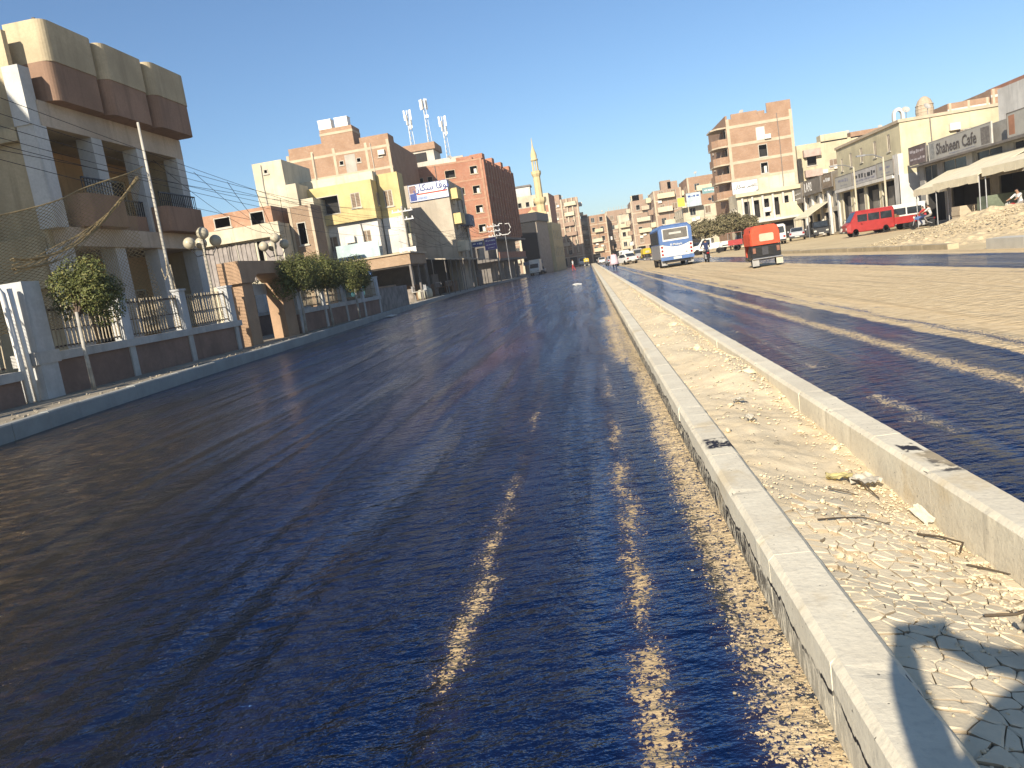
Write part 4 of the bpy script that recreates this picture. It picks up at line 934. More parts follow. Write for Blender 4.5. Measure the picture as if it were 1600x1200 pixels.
MB().tube([(-.2,-.1,8.6),(-.6,-.1,8.7),(-.9,-.1,8.3),(-.9,-.1,7.3),(-.4,-.1,6.9),(.5,-.1,6.9),(.9,-.1,7.2)], .06, 5).build('ring', WHITE, T); MB().tube([(.2,-.1,8.5),(.8,-.1,8.5),(1.0,-.1,7.9),(.7,-.1,7.4)], .05, 5).build('ring', WHITE, T)

for nm, i, sd_, na, np_, z0_ in (('sign_wall_house',1,1,2,2,3.8),('brick_apartment',0,2,2,2,12),('red_brick_block',0,3,1,1,8),('cream_tower_house',0,4,0,1,10),('yellow_house',0,5,1,1,5.2),('storage_hall',0,6,0,2,4)):
    for o in [q for q in bpy.data.objects if q.name.split('.')[0] == nm]:
        B_ = BL[o.name]; dress(B_, i, sd_, na, np_, z0_, 0 if nm == 'cream_tower_house' else 1)
# ================================================================== RIGHT ROW OF BUILDINGS
LYEL = PL('light_yellow', (.62, .55, .36), streak=.3); SHOPG = M('shop_grey', (.36,.34,.30), var=.25, scale=1.2)
GREYB = M('grey_sign_board', (.40,.385,.34), rough=.6, var=.15); DBOARD = M('dark_sign_board', (.19,.165,.14), rough=.6, var=.3); BROWNB = M('mauve_sign_board', (.2,.15,.14), var=.4, scale=2)
CANV = M('canvas_awning', (.74,.66,.47), var=.15, scale=1.5)
# R1
B = Bld('yellow_shop_house', 'long pale yellow house with five narrow windows above grey shop signs', 'building', [(28,72.2),(46,72.2),(46,89.5),(28,89.5)], 9.2, LYEL,
   ops={3: [(1.3,1.9,6.6,7.9,'shutter'),(4.1,4.8,6.7,8.1,'shutter'),(7.2,7.9,6.8,8.2,'shutter'),(10.9,11.6,6.8,8.3,'shutter'),(14.3,15.0,6.9,8.4,'shutter'),(.8,3.6,.3,4.4,'hole'),(4.4,7.6,.3,4.4,'hole'),(8.2,11.6,.3,4.4,'hole'),(12.2,15.6,.3,4.4,'hole')], 0: [(4.6,5.9,6.3,7.6,'shutter')]})
B.box(3, -.05, 17.35, 9.0, 9.25, -.3, .15, FR, 'cornice'); B.box(0, -.15, 18, 9.0, 9.25, -.3, .12, FR, 'cornice'); B.box(3, 16.2, 17.35, .1, 6.4, -.1, .35, WHT, 'corner_pier'); B.box(0, -.35, 1.6, .1, 4.6, -.1, .12, WHT, 'corner_pier'); B.box(3, 0, 16.2, 4.45, 4.75, -.1, .5, WHT, 'ledge')
for k, u in enumerate((.9,4.5,8.3,12.3)): B.box(3, u, u+1.5, .3, 3.9, -.6, -.5, M('roller_shutter',(.25,.23,.2),var=.3), 'roller_shutter')
B.box(0, 3.6, 5.4, 5.0, 6.6, .0, .5, M('rust_box',(.4,.2,.12)), 'wall_box')
PR = M('grey_print',(.25,.25,.3)); 
sign('shop_sign', 'pale grey shop sign at the far end of the yellow house', (27.6,86.6,5.42), -math.pi/2, 5.2, 1.25, GREYB, strokes=[(-1.6,1.5,.15,.4,PR),(-1,1.2,-.35,.14,PR)], group='shop signs on the right row')
sign('shop_sign', 'shop sign of bold dark Arabic style strokes in the middle of the yellow house', (27.6,80.4,5.42), -math.pi/2, 6.6, 1.25, M('pale_sign_board',(.48,.46,.44)), strokes=[(-3,3,.1,.6,BLKP),(-2.6,2.8,-.35,.2,PR)], group='shop signs on the right row')
sign('shop_sign', 'grey shop sign at the near end of the yellow house', (27.6,75.0,5.45), -math.pi/2, 3.8, 1.25, GREYB, strokes=[(-1.3,1.4,.1,.5,PR),(-1,1.2,-.38,.16,PR)], group='shop signs on the right row')
# R0 cafe
B = Bld('cafe_building', 'low cafe building with long grey sign and canvas awnings', 'building', [(28.3,36),(41,36),(41,69.6),(28.3,69.6)], 6.4, SHOPG,
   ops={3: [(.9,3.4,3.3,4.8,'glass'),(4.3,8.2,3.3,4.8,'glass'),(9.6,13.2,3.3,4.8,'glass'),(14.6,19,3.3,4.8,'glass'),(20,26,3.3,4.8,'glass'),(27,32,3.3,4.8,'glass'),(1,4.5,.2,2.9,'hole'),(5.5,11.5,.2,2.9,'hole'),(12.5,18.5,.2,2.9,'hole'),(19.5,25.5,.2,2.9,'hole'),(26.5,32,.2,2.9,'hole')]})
B.box(3, 8.5, 9.4, 3.1, 4.9, -.1, .15, GREYB, 'pilaster'); B.box(3, 0, 33.6, 4.85, 5.0, -.1, .7, CONC_D, 'canopy_slab')
sign('cafe_sign', 'long grey cafe sign with dark English lettering and round portrait emblem', (27.7,61.2,5.68), -math.pi/2, 9.6, 1.45, GREYB, M('sign_frame',(.5,.48,.42)), texts=[('Shaheen Cafe',1.15,-.3,.02,M('sign_ink',(.10,.09,.085)))], strokes=[(-1.4,2.6,-.52,.1,PR)],
   patches=[(3.4,4.6,-.6,.55,M('emblem_grey',(.22,.2,.18),var=.5,scale=7)),(-4.6,-3.8,-.55,.6,M('emblem_pale',(.33,.33,.31),var=.4,scale=5))])
sign('shop_sign', 'mauve brown sign with two lines of print left of the cafe sign', (27.7,68.2,5.8), -math.pi/2, 3.2, 1.4, BROWNB, strokes=[(-1.4,1.4,.3,.3,M('pale_print',(.5,.45,.45))),(-1.4,1.4,-.3,.3,M('pale_print',(.5,.45,.45)))], group='shop signs on the right row')
sign('shop_sign', 'large grey blank sign at the right picture edge', (27.7,49.6,5.8), -math.pi/2, 9.5, 1.5, GREYB, strokes=[], patches=[(-4.6,-3.9,-.6,.6,M('rust_box',(.4,.2,.12)))], group='shop signs on the right row')
Bld('white_upper_house', 'plain white upper wall rising behind the cafe', 'building', [(33,44),(46,44),(46,66),(33,66)], 9.6, WHT, ops={3: [(16,17.4,7.6,9.0,'shutter')]})
def awning(y0, y1, z0, z1, x0, label, drop=.5):
    T = thing('awning', label, 'awning', (28.2,y0,0), group='canvas awnings on the right row'); L = y1-y0
    MB().hexa([(-x0,0,z0-.04),(0,0,z1-.04),(0,L,z1-.04),(-x0,L,z0-.04)],[(-x0,0,z0),(0,0,z1),(0,L,z1),(-x0,L,z0)]).build('canvas', CANV, T)
    b = MB(); n_ = max(3, int(L/1.2))
    for k in range(n_): b.hexa([(-x0-.03,L*k/n_+.03,z0-drop+.06*(k % 2)),(-x0,L*k/n_+.03,z0-drop+.06*(k % 2)),(-x0,L*(k+1)/n_,z0-drop),(-x0-.03,L*(k+1)/n_,z0-drop)],[(-x0-.03,L*k/n_,z0),(-x0,L*k/n_,z0),(-x0,L*(k+1)/n_,z0),(-x0-.03,L*(k+1)/n_,z0)])
    b.build('valance', CANV, T)
    for yy_ in (.15, L-.15): MB().tube([(-x0+.1,yy_,0),(-x0+.1,yy_,z0-.05)], .04, 6).build('post', STEEL, T)
awning(58.6,64.2,2.9,4.0,2.6,'broad canvas awning sloping over the cafe front'); awning(52.0,58.4,3.0,4.3,3.6,'canvas awning with hanging valance right of the cafe front'); awning(40,51.5,3.3,4.1,3.6,'large canvas awning at the right picture edge')
awning(94,100,2.5,3.9,2.6,'steep canvas awning at the dark shop row', .2)
# brown shop row further on
B = Bld('dark_shop_row', 'row of dark shops under brown signs between yellow house and brick tower', 'building', [(28.2,90),(40,90),(40,110.5),(28.2,110.5)], 7.0, M('shop_tan',(.48,.41,.30),var=.25),
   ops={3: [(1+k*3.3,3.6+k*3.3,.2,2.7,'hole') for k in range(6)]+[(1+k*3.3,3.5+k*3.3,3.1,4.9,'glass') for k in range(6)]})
for k in range(7): B.box(3, .2+k*3.3, .7+k*3.3, .1, 5, -.1, .25, WHT, 'pilaster')
sign('shop_sign', 'dark brown sign with tall white characters over the shop row', (27.7,98.5,6.0), -math.pi/2, 7.0, 1.7, DBOARD, texts=[('LA92',1.5,-1.6,.0,WHITE)], group='shop signs on the right row')
sign('shop_sign', 'small grey sign hanging lower at the far end of the shop row', (27.6,105,5.3), -math.pi/2, 4.6, 1.7, M('taupe_board',(.27,.24,.2)), strokes=[(-1.8,1.8,.3,.25,WHITE),(-1.8,1.8,-.3,.2,WHITE)], group='shop signs on the right row')
sign('shop_sign', 'brown patterned sign beside the yellow house corner', (27.7,92.5,6.1), -math.pi/2, 3.6, 1.5, M('patterned_board',(.33,.25,.17),var=.5,scale=3), strokes=[(-1.2,1.2,.1,.5,WHITE)], group='shop signs on the right row')
# R2
B = Bld('cream_flats', 'cream block of flats with pinkish balconies behind the shop row', 'building', [(33.4,125),(48,125),(48,140),(33.4,140)], 13.6, PL('cream_flats',(.62,.54,.36)), ops={0: [(1.3,2.8,10.3,11.7,'hole'),(1.3,2.8,7.9,9.5,'shutter'),(4.6,5.8,9.4,10.8,'shutter'),(4.6,5.8,6.6,8,'shutter'),(7.8,8.8,9.6,11,'hole')], 3: grid_ops(.5,14,5,[4,7,10],1,1.4,'shutter')})
for zz in (12.0,9.0,6.2): B.balcony(0, .8, 3.3, zz-.2, .8, .9, M('pink_balcony',(.5,.38,.32)))
B.box(0,3.6,7.5,13.4,14.6,-2,0,PL('cream_flats',(.62,.54,.36)),'penthouse'); B.box(0,8,14,13.4,14.3,-3,0,BR4,'brick_attic')
# R3
B = Bld('brick_tower_block', 'tan brick tower block with pale floor bands and rounded corner balconies', 'building', [(20.9,112),(29.7,112),(29.7,127),(20.9,127)], 17.3, BR4,
   ops={0: [(3.9,5.1,13.95,15.7,'blind'),(4.0,5.2,11.6,13.3,'hole'),(4.05,5.1,9.4,10.9,'half')], 3: [(12.6,14.4,z_,z_+1.9,'hole') for z_ in (14.2,11.8,9.5)]+grid_ops(1,11,3,[14.2,11.8,9.5],1.2,1.5,'shutter')}, parapet=.1)
B.bands(0, [16.2,13.75,11.4,9.1], FR, .4, .05); B.columns(0, [.25, 8.65], FR, .4); B.box(0, -.02, 8.82, 7.2, 8.9, -.05, .04, PALE, 'render_band')
B.box(0, 5.6, 8.79, 17.3, 18.6, -.25, 0, BR4, 'parapet'); B.box(0, .8, 4.3, 17.3, 17.9, -.25, 0, BR4, 'parapet'); B.box(3, 0, 15, 17.3, 17.8, -.25, 0, BR4, 'parapet'); B.box(0,4.35,5.3,17.3,17.75,-.2,-.05,BR4,'parapet')
for z_ in (16.4,13.9,11.5,9.2,6.9):          # wedge-shaped balconies on the street corner
    poly = [(0,-.02+.3),(-1.2,.3),(-1.95,1.3),(-1.95,4.6),(0,4.6)]
    MB().prism(poly[::-1], z_-.2, z_).build('balcony_slab', FR, B.t)
    if z_ < 16:
        b = MB()
        for (a, c_) in ((poly[0],poly[1]),(poly[1],poly[2]),(poly[2],poly[3])):
            d = Vector((c_[0]-a[0], c_[1]-a[1])).normalized(); nn = Vector((-d.y, d.x))*.12
            b.hexa([(a[0],a[1],z_+.002),(c_[0],c_[1],z_+.002),(c_[0]-nn.x,c_[1]-nn.y,z_+.002),(a[0]-nn.x,a[1]-nn.y,z_+.002)],[(a[0],a[1],z_+.95),(c_[0],c_[1],z_+.95),(c_[0]-nn.x,c_[1]-nn.y,z_+.95),(a[0]-nn.x,a[1]-nn.y,z_+.95)])
        b.build('balcony_front', BR4, B.t)
sign('wall_sign', 'white sign with dark Arabic lettering at the foot of the brick tower', (22.0,109.0,7.85), 0, 3.3, 1.55, WHITE, M('grey_panel',(.2,.22,.26)), texts=[(AR_MISR,.68,0,.1,BLKP)])
B = Bld('arcaded_house', 'low cream house with white columns below the brick tower block', 'building', [(20.2,106.0),(28.1,106.0),(28.1,111.9),(20.2,111.9)], 6.9, PALE, ops={0: [(.8+k*1.25,1.6+k*1.25,3.4,5.8,'hole') for k in range(6)]+[(.6,3.2,.2,2.6,'hole'),(4,7,.2,2.6,'hole')], 3: grid_ops(.3,5.6,3,[3.4],1,1.8,'hole')})
for k in range(6): B.box(0, .5+k*1.3, .75+k*1.3, 3.1, 6.2, .0, .3, WHT, 'column')
B.box(0,-.2,8.1,6.4,6.9,-.1,.6,CREAM,'cornice'); B.box(0,-.2,8,2.8,3.1,-.1,.9,WHT,'ledge'); B.box(0,5.2,8,3.11,4.8,.4,.7,CREAM,'balcony_front')
dress(BL['cream_flats'], 0, 3, 2, 1, 5, 2); dress(BL['brick_tower_block'], 0, 5, 1, 1, 8.5, 2); dress(BL['yellow_shop_house'], 0, 8, 1, 1, 5, 3); dress(BL['arcaded_house'], 0, 9, 1, 1, 3.2, 1)
# roof clutter of the right row
T = thing('roof_arch', 'white rounded arch standing on the yellow house roof', 'arch', (32.9,85,9.2)); b = MB(); b.box(-.55,-.3,-.2,.2,0,1.9); b.box(.3,.55,-.2,.2,0,1.9)
for k in range(8):
    a, c_ = math.pi*k/8, math.pi*(k+1)/8; b.hexa([(.55*math.cos(a),-.2,1.9+.7*math.sin(a)),(.55*math.cos(a),.2,1.9+.7*math.sin(a)),(.3*math.cos(a),.2,1.9+.4*math.sin(a)),(.3*math.cos(a),-.2,1.9+.4*math.sin(a))],[(.55*math.cos(c_),-.2,1.9+.7*math.sin(c_)),(.55*math.cos(c_),.2,1.9+.7*math.sin(c_)),(.3*math.cos(c_),.2,1.9+.4*math.sin(c_)),(.3*math.cos(c_),-.2,1.9+.4*math.sin(c_))])
b.build('arch_ring', WHT, T)
T = thing('pigeon_tower', 'beehive shaped pale brick pigeon tower on the roof', 'tower', (35.5,85,9.0)); MB().box(-.85,.85,-.85,.85,0,1.5).build('base', BR4, T); MB().lathe([(.8,1.5),(.85,2.0),(.8,2.6),(.6,3.1),(.3,3.4),(.05,3.5)], n=14).build('dome', BRICK('pale_brick',(.5,.4,.28),(.45,.35,.24)), T)
for k in range(3): MB().lathe([(.83,-.02),(.87,0),(.83,.06)], (0,0,1.9+k*.35), 14).build('ring', FR, T)
T = thing('roof_shelter', 'sagging reed shelter beside the pigeon tower', 'shelter', (38.2,84,9.2)); MB().hexa([(-2,-.5,.3),(2,-.5,.9),(2,1.5,.9),(-2,1.5,.3)],[(-2,-.5,.4),(2,-.5,1),(2,1.5,1),(-2,1.5,.4)]).build('roof_sheet', WOOD, T); MB().box(1.7,1.8,0,.1,0,.88).build('post', WOOD, T)
for k, (x0, x1, h, m_, lab) in enumerate(((48.8,54.0,14.3,BR4,'unfinished brick storey on pillars far behind the cafe'),(54.2,59.2,15.2,BR4,'taller brick block behind the cafe'),(59.4,66,16.6,BR2,'tallest brick block at the right picture edge'))):
    B = Bld('far_brick_house', lab, 'building', [(x0,110),(x1,110),(x1,122),(x0,122)], h, m_, ops={0: grid_ops(.3,x1-x0-.3,2,[h-2.6],1.6,1.2,'hole') if k != 1 else []}, group='brick houses behind the cafe'); B.bands(0, [h-.9,h-3.2], WHT, .3); B.columns(0, [.3, (x1-x0)/2, x1-x0-.3], FR, .3)
B_ = 0 and Bld('small_brick_house', 'small brick and white house seen over the yellow house roof', 'building', [(33,118),(36.5,118),(36.5,124),(33,124)], 15.2, BR4)
# far right street side, and the closing row
def far_block(x0, x1, y, h, mat, label, seed, d=14, kinds=('hole','shutter','glass','shutter'), bal=True, group='houses at the far end of the street', skew=0):
    rs_ = random.Random(seed); w = x1-x0; n_ = max(2, int(w/2.6)); zs = [z_ for z_ in [3.6+2.95*k for k in range(9)] if z_+1.6 < h]
    ops = {0: grid_ops(.4,w-.4,n_,zs,1.1,1.4,kinds,rs_=rs_), 3: grid_ops(.5,d-.5,4,zs,1.1,1.4,kinds,rs_=rs_), 1: grid_ops(.5,d-.5,4,zs,1.1,1.4,kinds,rs_=rs_)}
    ops[0] += [(.4+k*3.2,2.8+k*3.2,.2,2.8,'hole') for k in range(int(w/3.2))]
    B = Bld('far_house', label, 'building', [(x0,y),(x1,y+skew),(x1,y+d),(x0,y+d)], h, mat, ops=ops, group=group)
    B.bands(0, [z_-.7 for z_ in zs], FR, .28); B.columns(0, [.2, w-.2], FR, .35)
    if bal:
        for z_ in zs:
            for f in (0, 3, 1):
                if rs_.random() < .75:
                    L = B.fr(f)[3]; u = rs_.uniform(.2, max(.3, L-4)); B.balcony(f, u, min(L,u+rs_.uniform(2.4,4)), z_-.1, 1.1, .95, rs_.choice((FR, BR3, PALE, WHT, CREAM)))
    dress(B, 0, seed, 2, 1, 4, 1)
    for k in range(2):
        if rs_.random() < .7: u = rs_.uniform(0, w-2.5); B.box(0, u, u+2.2, h-.05, h+rs_.uniform(.6,2), -3, -.2, rs_.choice((BR3, PALE, mat)), 'roof_room')
    return B
far_block(16.0,22.2,178,14.1,BR3,'brick house with white balconies on far right street side',1); far_block(22.8,30.2,172,15.3,BR4,'wide orange brick house just left of the brick tower',2)
B = far_block(18.6,25,150,8.2,PALE,'low pale house with billboards before the orange brick house',3,bal=False)
sign('billboard', 'yellow round billboard panel on far right street side', (18.2,148,9.2), 0, 1.3, 1.6, M('lime_board',(.55,.55,.08)), STEEL); sign('billboard', 'pale blue billboard on far right street side', (20.6,148.5,9.4), 0, 2.6, 2.4, M('pale_blue_board',(.45,.52,.55)), STEEL, strokes=[(-1,1,.6,.4,BLUEP)])
sign('billboard', 'teal banner board high on the orange brick house', (24,148.4,10.6), 0, 3.4, 1.0, M('teal_board',(.2,.34,.34)), STEEL, strokes=[(-1.3,1.3,0,.35,WHITE)])
far_block(13.0,20,215,15.0,BR3,'dusty brick house with balconies beyond the bus',4); far_block(10.2,15.2,240,13.1,PALE,'pale narrow house at the far right bend',5,d=6); far_block(15.6,25.5,236,16.2,BR3,'broad dusty block behind the far right houses',15,d=8)
far_block(7.2,21.6,251,15.4,BR3,'long brick block with laundry crowned by concrete stubs closing the street',6); far_block(1.1,7.1,246,14.6,BR4,'narrow brown house with many balconies closing the street',7)
B = far_block(-9.2,-.9,240,20.4,BR3,'tall dusty block with rounded balconies at the far left bend',8,skew=-2); 
for u in (3.2,4.9,6.6): B.box(0, u, u+.4, 4, 20.4, 0, .5, FR, 'pier')
far_block(-1.0,1.8,262,15.0,BR3,'slim grey brown house between the closing blocks',9,d=6); far_block(-13.2,-8.6,216,14.5,BR4,'brick house behind the mosque along the left bend',10); far_block(-30,-14,235,16,BR3,'brick block far behind the left row',11); far_block(-48,-34,150,15,BR1,'brick block far behind the storage hall',12)
far_block(26,38,300,17,BR3,'far block seen above the right street side',13); far_block(-24,-10,300,15,BR3,'farthest block at the left bend',14); far_block(30.5,38,160,13,BR3,'brick house hidden behind the tower block',16)
for k in range(9):                       # starter bars and stubs on the closing block
    T = None
T = thing('roof_fence', 'row of upright stubs along the closing block roof', 'fence', (8.2,251.5,15.4))
for k in range(16): MB().box(k*.82,k*.82+.1,0,.1,0,1.1).build('stub', FR, T)
# right pavement, rubble, slab
T = thing('pavement_kerb', 'thick pale concrete kerb slab at right picture edge', 'kerb', (11.45,8,0)); 
for k in range(8): MB().box(0,.5,k*2+.01,k*2+1.99,-.05,.3).build('kerb_stone', KERB, T)
T = thing('pavement_kerb', 'low dusty kerb half buried in sand behind the far tar strip', 'kerb', (11.7,27,0)); 
for k in range(13): MB().box(0,.35,k*2+.02,k*2+1.98,-.05,.16+.03*smooth_noise(k*.7,3)).build('kerb_stone', M('sandy_kerb',(.45,.37,.24),var=.25), T)
def heap(name, label, cx, cy, rx, ry, h, seed, mat):
    n1, n2 = 70, 70; b = MB(); vs_ = []
    for j in range(n2+1):
        for i in range(n1+1):
            u, v = 2*i/n1-1, 2*j/n2-1; r = math.sqrt(u*u+v*v); k = max(0, 1-r)**.75
            x, y = cx+u*rx, cy+v*ry
            z_ = h*k*(1+.35*smooth_noise(x*.5,y*.5,seed))+.16*k**.5*smooth_noise(x*2.2,y*2.2,seed)+.07*k**.3*smooth_noise(x*6,y*6,seed)-.05
            vs_.append((x,y,z_))
    b.add(vs_, [(j*(n1+1)+i, j*(n1+1)+i+1, (j+1)*(n1+1)+i+1, (j+1)*(n1+1)+i) for j in range(n2) for i in range(n1)])
    return stuff(b.build(name, mat), label, 'rubble')
RUB = M('rubble_soil', (.58,.46,.28), var=.25, scale=2, bump=.03, fine=10)
heap('rubble_heap', 'broad heap of sandy rubble before the cafe', 19.2, 36.5, 5.6, 7.0, 1.15, 1, RUB)
heap('rubble_heap', 'lower spread of rubble nearer the red van', 14.9, 33, 3.2, 6, .35, 4, RUB)
def f_rub(rs_):
    a, r = rs_.random()*6.28, rs_.random()**.6; x, y = 18.3+r*6*math.cos(a), 35.5+r*7*math.sin(a); return (x, y, .95*(1-r)**.75+.0), rs_.uniform(.015,.06)
scatter('rubble', 2200, f_rub, 'broken stones and concrete bits on the rubble heaps', 'rubble', M('rubble_stone',(.56,.46,.30),var=.4,scale=3))
for k, (x, y, w, h, lab, m_) in enumerate(((26.0,56,2.2,1.2,'pale stack of stone blocks before the cafe awning',FR),(26.0,52,2.6,1.6,'green painted kiosk box under the cafe awning',M('green_paint',(.17,.20,.14),var=.4)))):
    T = thing('stone_stack' if k == 0 else 'kiosk_box', lab, 'stack' if k == 0 else 'kiosk', (x,y,0))
    for i in range(4): MB().box(-w/2+.03*(i % 2),w/2-.04*(i % 3),-.6,.6,h*i/4+.005,h*(i+1)/4).build('block' if k == 0 else 'panel', m_, T)
# right street lamps and dusty trees
for k, (x, y, lab) in enumerate(((26.2,79,'slender street lamp post before the yellow house signs'),(26.2,71.5,'second lamp post at the near end of the yellow house'))):
    T = thing('street_lamp', lab, 'street lamp', (x,y,0), group='street lamps on the right'); MB().tube([(0,0,0),(0,0,6.3)], .12, 8, .07).build('post', M('lamp_grey',(.5,.45,.33),var=.2), T); MB().tube([(0,0,6.2),(-.8,0,6.6),(-1.6,0,6.7)], .05, 6).build('arm', STEEL, T); MB().box(-2.2,-1.5,-.12,.12,6.62,6.75).build('lantern', STEEL, T)
for i, (x, y, s_, lab) in enumerate(((13.8,93,1.0,'dusty olive tree right behind the bus'),(16.3,92,1.05,'middle dusty olive tree between bus and red tricycle'),(18.6,94,.95,'dusty olive tree above the red tricycle'))):
    rs = random.Random(40+i)
    tree('dusty_tree', lab, (x,y,0), ball(rs,0,0,2.9*s_,1.5*s_,1.3,.75*s_,18,.72*s_), 4600, .13, 2.0, .09, 50+i, 'dusty trees on the right', DUSTY)
# ================================================================== VEHICLES
def paint(name, col, rough=.35): return M('paint_'+name, col, rough=rough, var=.18, scale=2.5, spec=.5, fine=8)
WHITEP = paint('white', (.68,.66,.60)); REDV = paint('red', (.33,.03,.028)); BLUEV = paint('blue', (.085,.155,.33)); SILV = paint('silver', (.42,.43,.45)); DGRN = paint('dark', (.018,.018,.019)); YELV = paint('yellow', (.6,.42,.03)); ORNG = M('vinyl_red', (.62,.085,.035), rough=.6, var=.25, scale=3, spec=.35)
TAIL = M('tail_lamp', (.3,.01,.01), rough=.25); HEADL = M('head_lamp', (.6,.58,.5), rough=.2); PLATE = M('number_plate', (.6,.58,.5), rough=.5); GREYP = paint('grey', (.34,.33,.31))
WHEELS = {}
def wheel(T, x, y, r, w=.2):
    k = (r, w)
    if k not in WHEELS:
        t = MB().lathe([(r*.62,-w/2),(r*.95,-w/2),(r,-w*.35),(r,w*.35),(r*.95,w/2),(r*.62,w/2),(r*.62,-w/2)], (0,0,0), 18, 'x').mesh('tyre', RUBBER, True)
        q = MB().lathe([(.02,-w*.38),(r*.25,-w*.4),(r*.3,-w*.3),(r*.62,-w*.42),(r*.62,w*.42),(r*.3,w*.3),(r*.25,w*.4),(.02,w*.38)], (0,0,0), 14, 'x').mesh('rim', STEEL)
        WHEELS[k] = (t, q)
    o = obj('wheel', WHEELS[k][0], T, (x,y,r)); obj('rim', WHEELS[k][1], o); return o
def rr(y, x0, x1, z0, z1, b=.12, c=None):
    c = b if c is None else c
    return [(x0+b,y,z0),(x1-b,y,z0),(x1,y,z0+b),(x1,y,z1-c),(x1-c,y,z1),(x0+c,y,z1),(x0,y,z1-c),(x0,y,z0+b)]
def car(label, loc, rz, col, kind='sedan', group=None, name='car', roofcol=None):
    """local: front towards +y, length along y, centred"""
    T = thing(name, label, {'sedan':'car','van':'van','pickup':'pickup'}.get(kind,'car'), (loc[0],loc[1],loc[2] if len(loc) > 2 else 0), rz, group)
    if kind == 'sedan':
        L, w, hb, ht = 4.3, 1.7, .88, 1.45; st = [(-L/2,.62,.88),(-L/2+.1,.4,.93),(-1.2,.32,.95),(.9,.32,.92),(1.9,.36,.78),(L/2,.45,.7)]
        MB().loft([rr(y, -w/2+.06*(abs(y) > 2), w/2-.06*(abs(y) > 2), z0-.08, z1, .1, .1) for y, z0, z1 in st]).build('body', col, T, smooth=False)
        MB().loft([rr(-1.75,-.72,.72,.9,.96,.02,.02), rr(-1.0,-.66,.66,.9,1.42,.02,.1), rr(.2,-.66,.66,.9,1.45,.02,.1), rr(1.15,-.74,.74,.88,.94,.02,.02)]).build('cabin', roofcol or col, T)
        g = MB()
        for s_ in (-1,1): g.add([(s_*.745,-1.45,.98),(s_*.745,.85,.98),(s_*.685,.25,1.36),(s_*.685,-.95,1.34)], [(0,1,2,3)])
        g.build('side_glass', GL, T)
        MB().add([(-.62,-1.70,1.0),(.62,-1.70,1.0),(.56,-1.07,1.4),(-.56,-1.07,1.4)], [(0,1,2,3)]).build('rear_window', GL, T, (0,-.02,.012)); MB().add([(-.64,1.12,1.0),(.64,1.12,1.0),(.56,.3,1.42),(-.56,.3,1.42)], [(0,1,2,3)]).build('windscreen', GL, T, (0,.02,.02))
        wy, r = (-1.3,1.35), .31
    elif kind == 'van':
        L, w, ht = 4.7, 1.75, 2.05
        MB().loft([rr(-L/2,-w/2+.05,w/2-.05,.4,ht-.1,.08,.15), rr(-L/2+.12,-w/2,w/2,.3,ht,.08,.18), rr(1.3,-w/2,w/2,.3,ht,.08,.18), rr(1.95,-w/2,w/2,.3,1.18,.08,.08), rr(L/2,-w/2+.08,w/2-.08,.4,.98,.08,.1)]).build('body', col, T)
        MB().add([(-.74,-L/2-.015,1.15),(.74,-L/2-.015,1.15),(.68,-L/2+.0,1.8),(-.68,-L/2+.0,1.8)], [(0,1,2,3)]).build('rear_window', GL, T); MB().add([(-.78,1.92,1.22),(.78,1.92,1.22),(.7,1.33,1.96),(-.7,1.33,1.96)], [(0,1,2,3)]).build('windscreen', GL, T, (0,.03,.01))
        for s_ in (-1,1):
            for (a, b_) in ((-2.1,-1.0),(-.9,.2),(.3,1.25)): MB().add([(s_*(w/2+.006),a,1.15),(s_*(w/2+.006),b_,1.15),(s_*(w/2+.006),b_,1.72),(s_*(w/2+.006),a,1.72)], [(0,1,2,3)]).build('side_window', GL, T)
        wy, r = (-1.45,1.5), .32
    else:
        L, w, ht = 4.6, 1.68, 1.75
        MB().loft([rr(-.3,-w/2,w/2,.45,ht-.02,.05,.12), rr(.7,-w/2,w/2,.4,ht,.05,.15), rr(1.25,-w/2,w/2,.4,1.08,.05,.08), rr(L/2,-w/2+.05,w/2-.05,.45,.98,.05,.1)]).build('cab', col, T)
        b = MB(); b.box(-w/2,w/2,-L/2,-.32,.5,.62); b.box(-w/2,-w/2+.05,-L/2,-.32,.62,1.15); b.box(w/2-.05,w/2,-L/2,-.32,.62,1.15); b.box(-w/2+.05,w/2-.05,-L/2,-L/2+.05,.62,1.15); b.build('cargo_bed', col, T)
        MB().add([(-.74,1.24,1.12),(.74,1.24,1.12),(.66,.74,1.68),(-.66,.74,1.68)], [(0,1,2,3)]).build('windscreen', GL, T, (0,.03,.01))
        for s_ in (-1,1): MB().add([(s_*(w/2+.006),-.15,1.08),(s_*(w/2+.006),.95,1.08),(s_*(w/2+.006),.65,1.6),(s_*(w/2+.006),-.15,1.6)], [(0,1,2,3)]).build('side_window', GL, T)
        wy, r = (-1.35,1.4), .33
    for s_ in (-1,1):
        for y in wy: wheel(T, s_*(w/2-.1), y, r)
        MB().box(s_*.62-.13,s_*.62+.13,L/2-.06,L/2+.02,.62,.78).build('headlight', HEADL, T); MB().box(s_*.68-.1,s_*.68+.1,-L/2-.02,-L/2+.06,.68,.88).build('tail_light', TAIL, T)
        MB().box(s_*(w/2+.02),s_*(w/2+.18),.85,.95,.98,1.12).build('mirror', col, T) if s_ > 0 else MB().box(-(w/2+.18),-(w/2+.02),.85,.95,.98,1.12).build('mirror', col, T)
    MB().box(-w/2+.05,w/2-.05,L/2-.02,L/2+.08,.35,.52).build('front_bumper', DGRN, T); MB().box(-w/2+.05,w/2-.05,-L/2-.08,-L/2+.02,.35,.52).build('rear_bumper', DGRN, T)
    MB().box(-.25,.25,-L/2-.095,-L/2-.082,.4,.5).build('number_plate', PLATE, T); MB().box(-.25,.25,L/2+.082,L/2+.095,.4,.5).build('number_plate', PLATE, T)
    return T
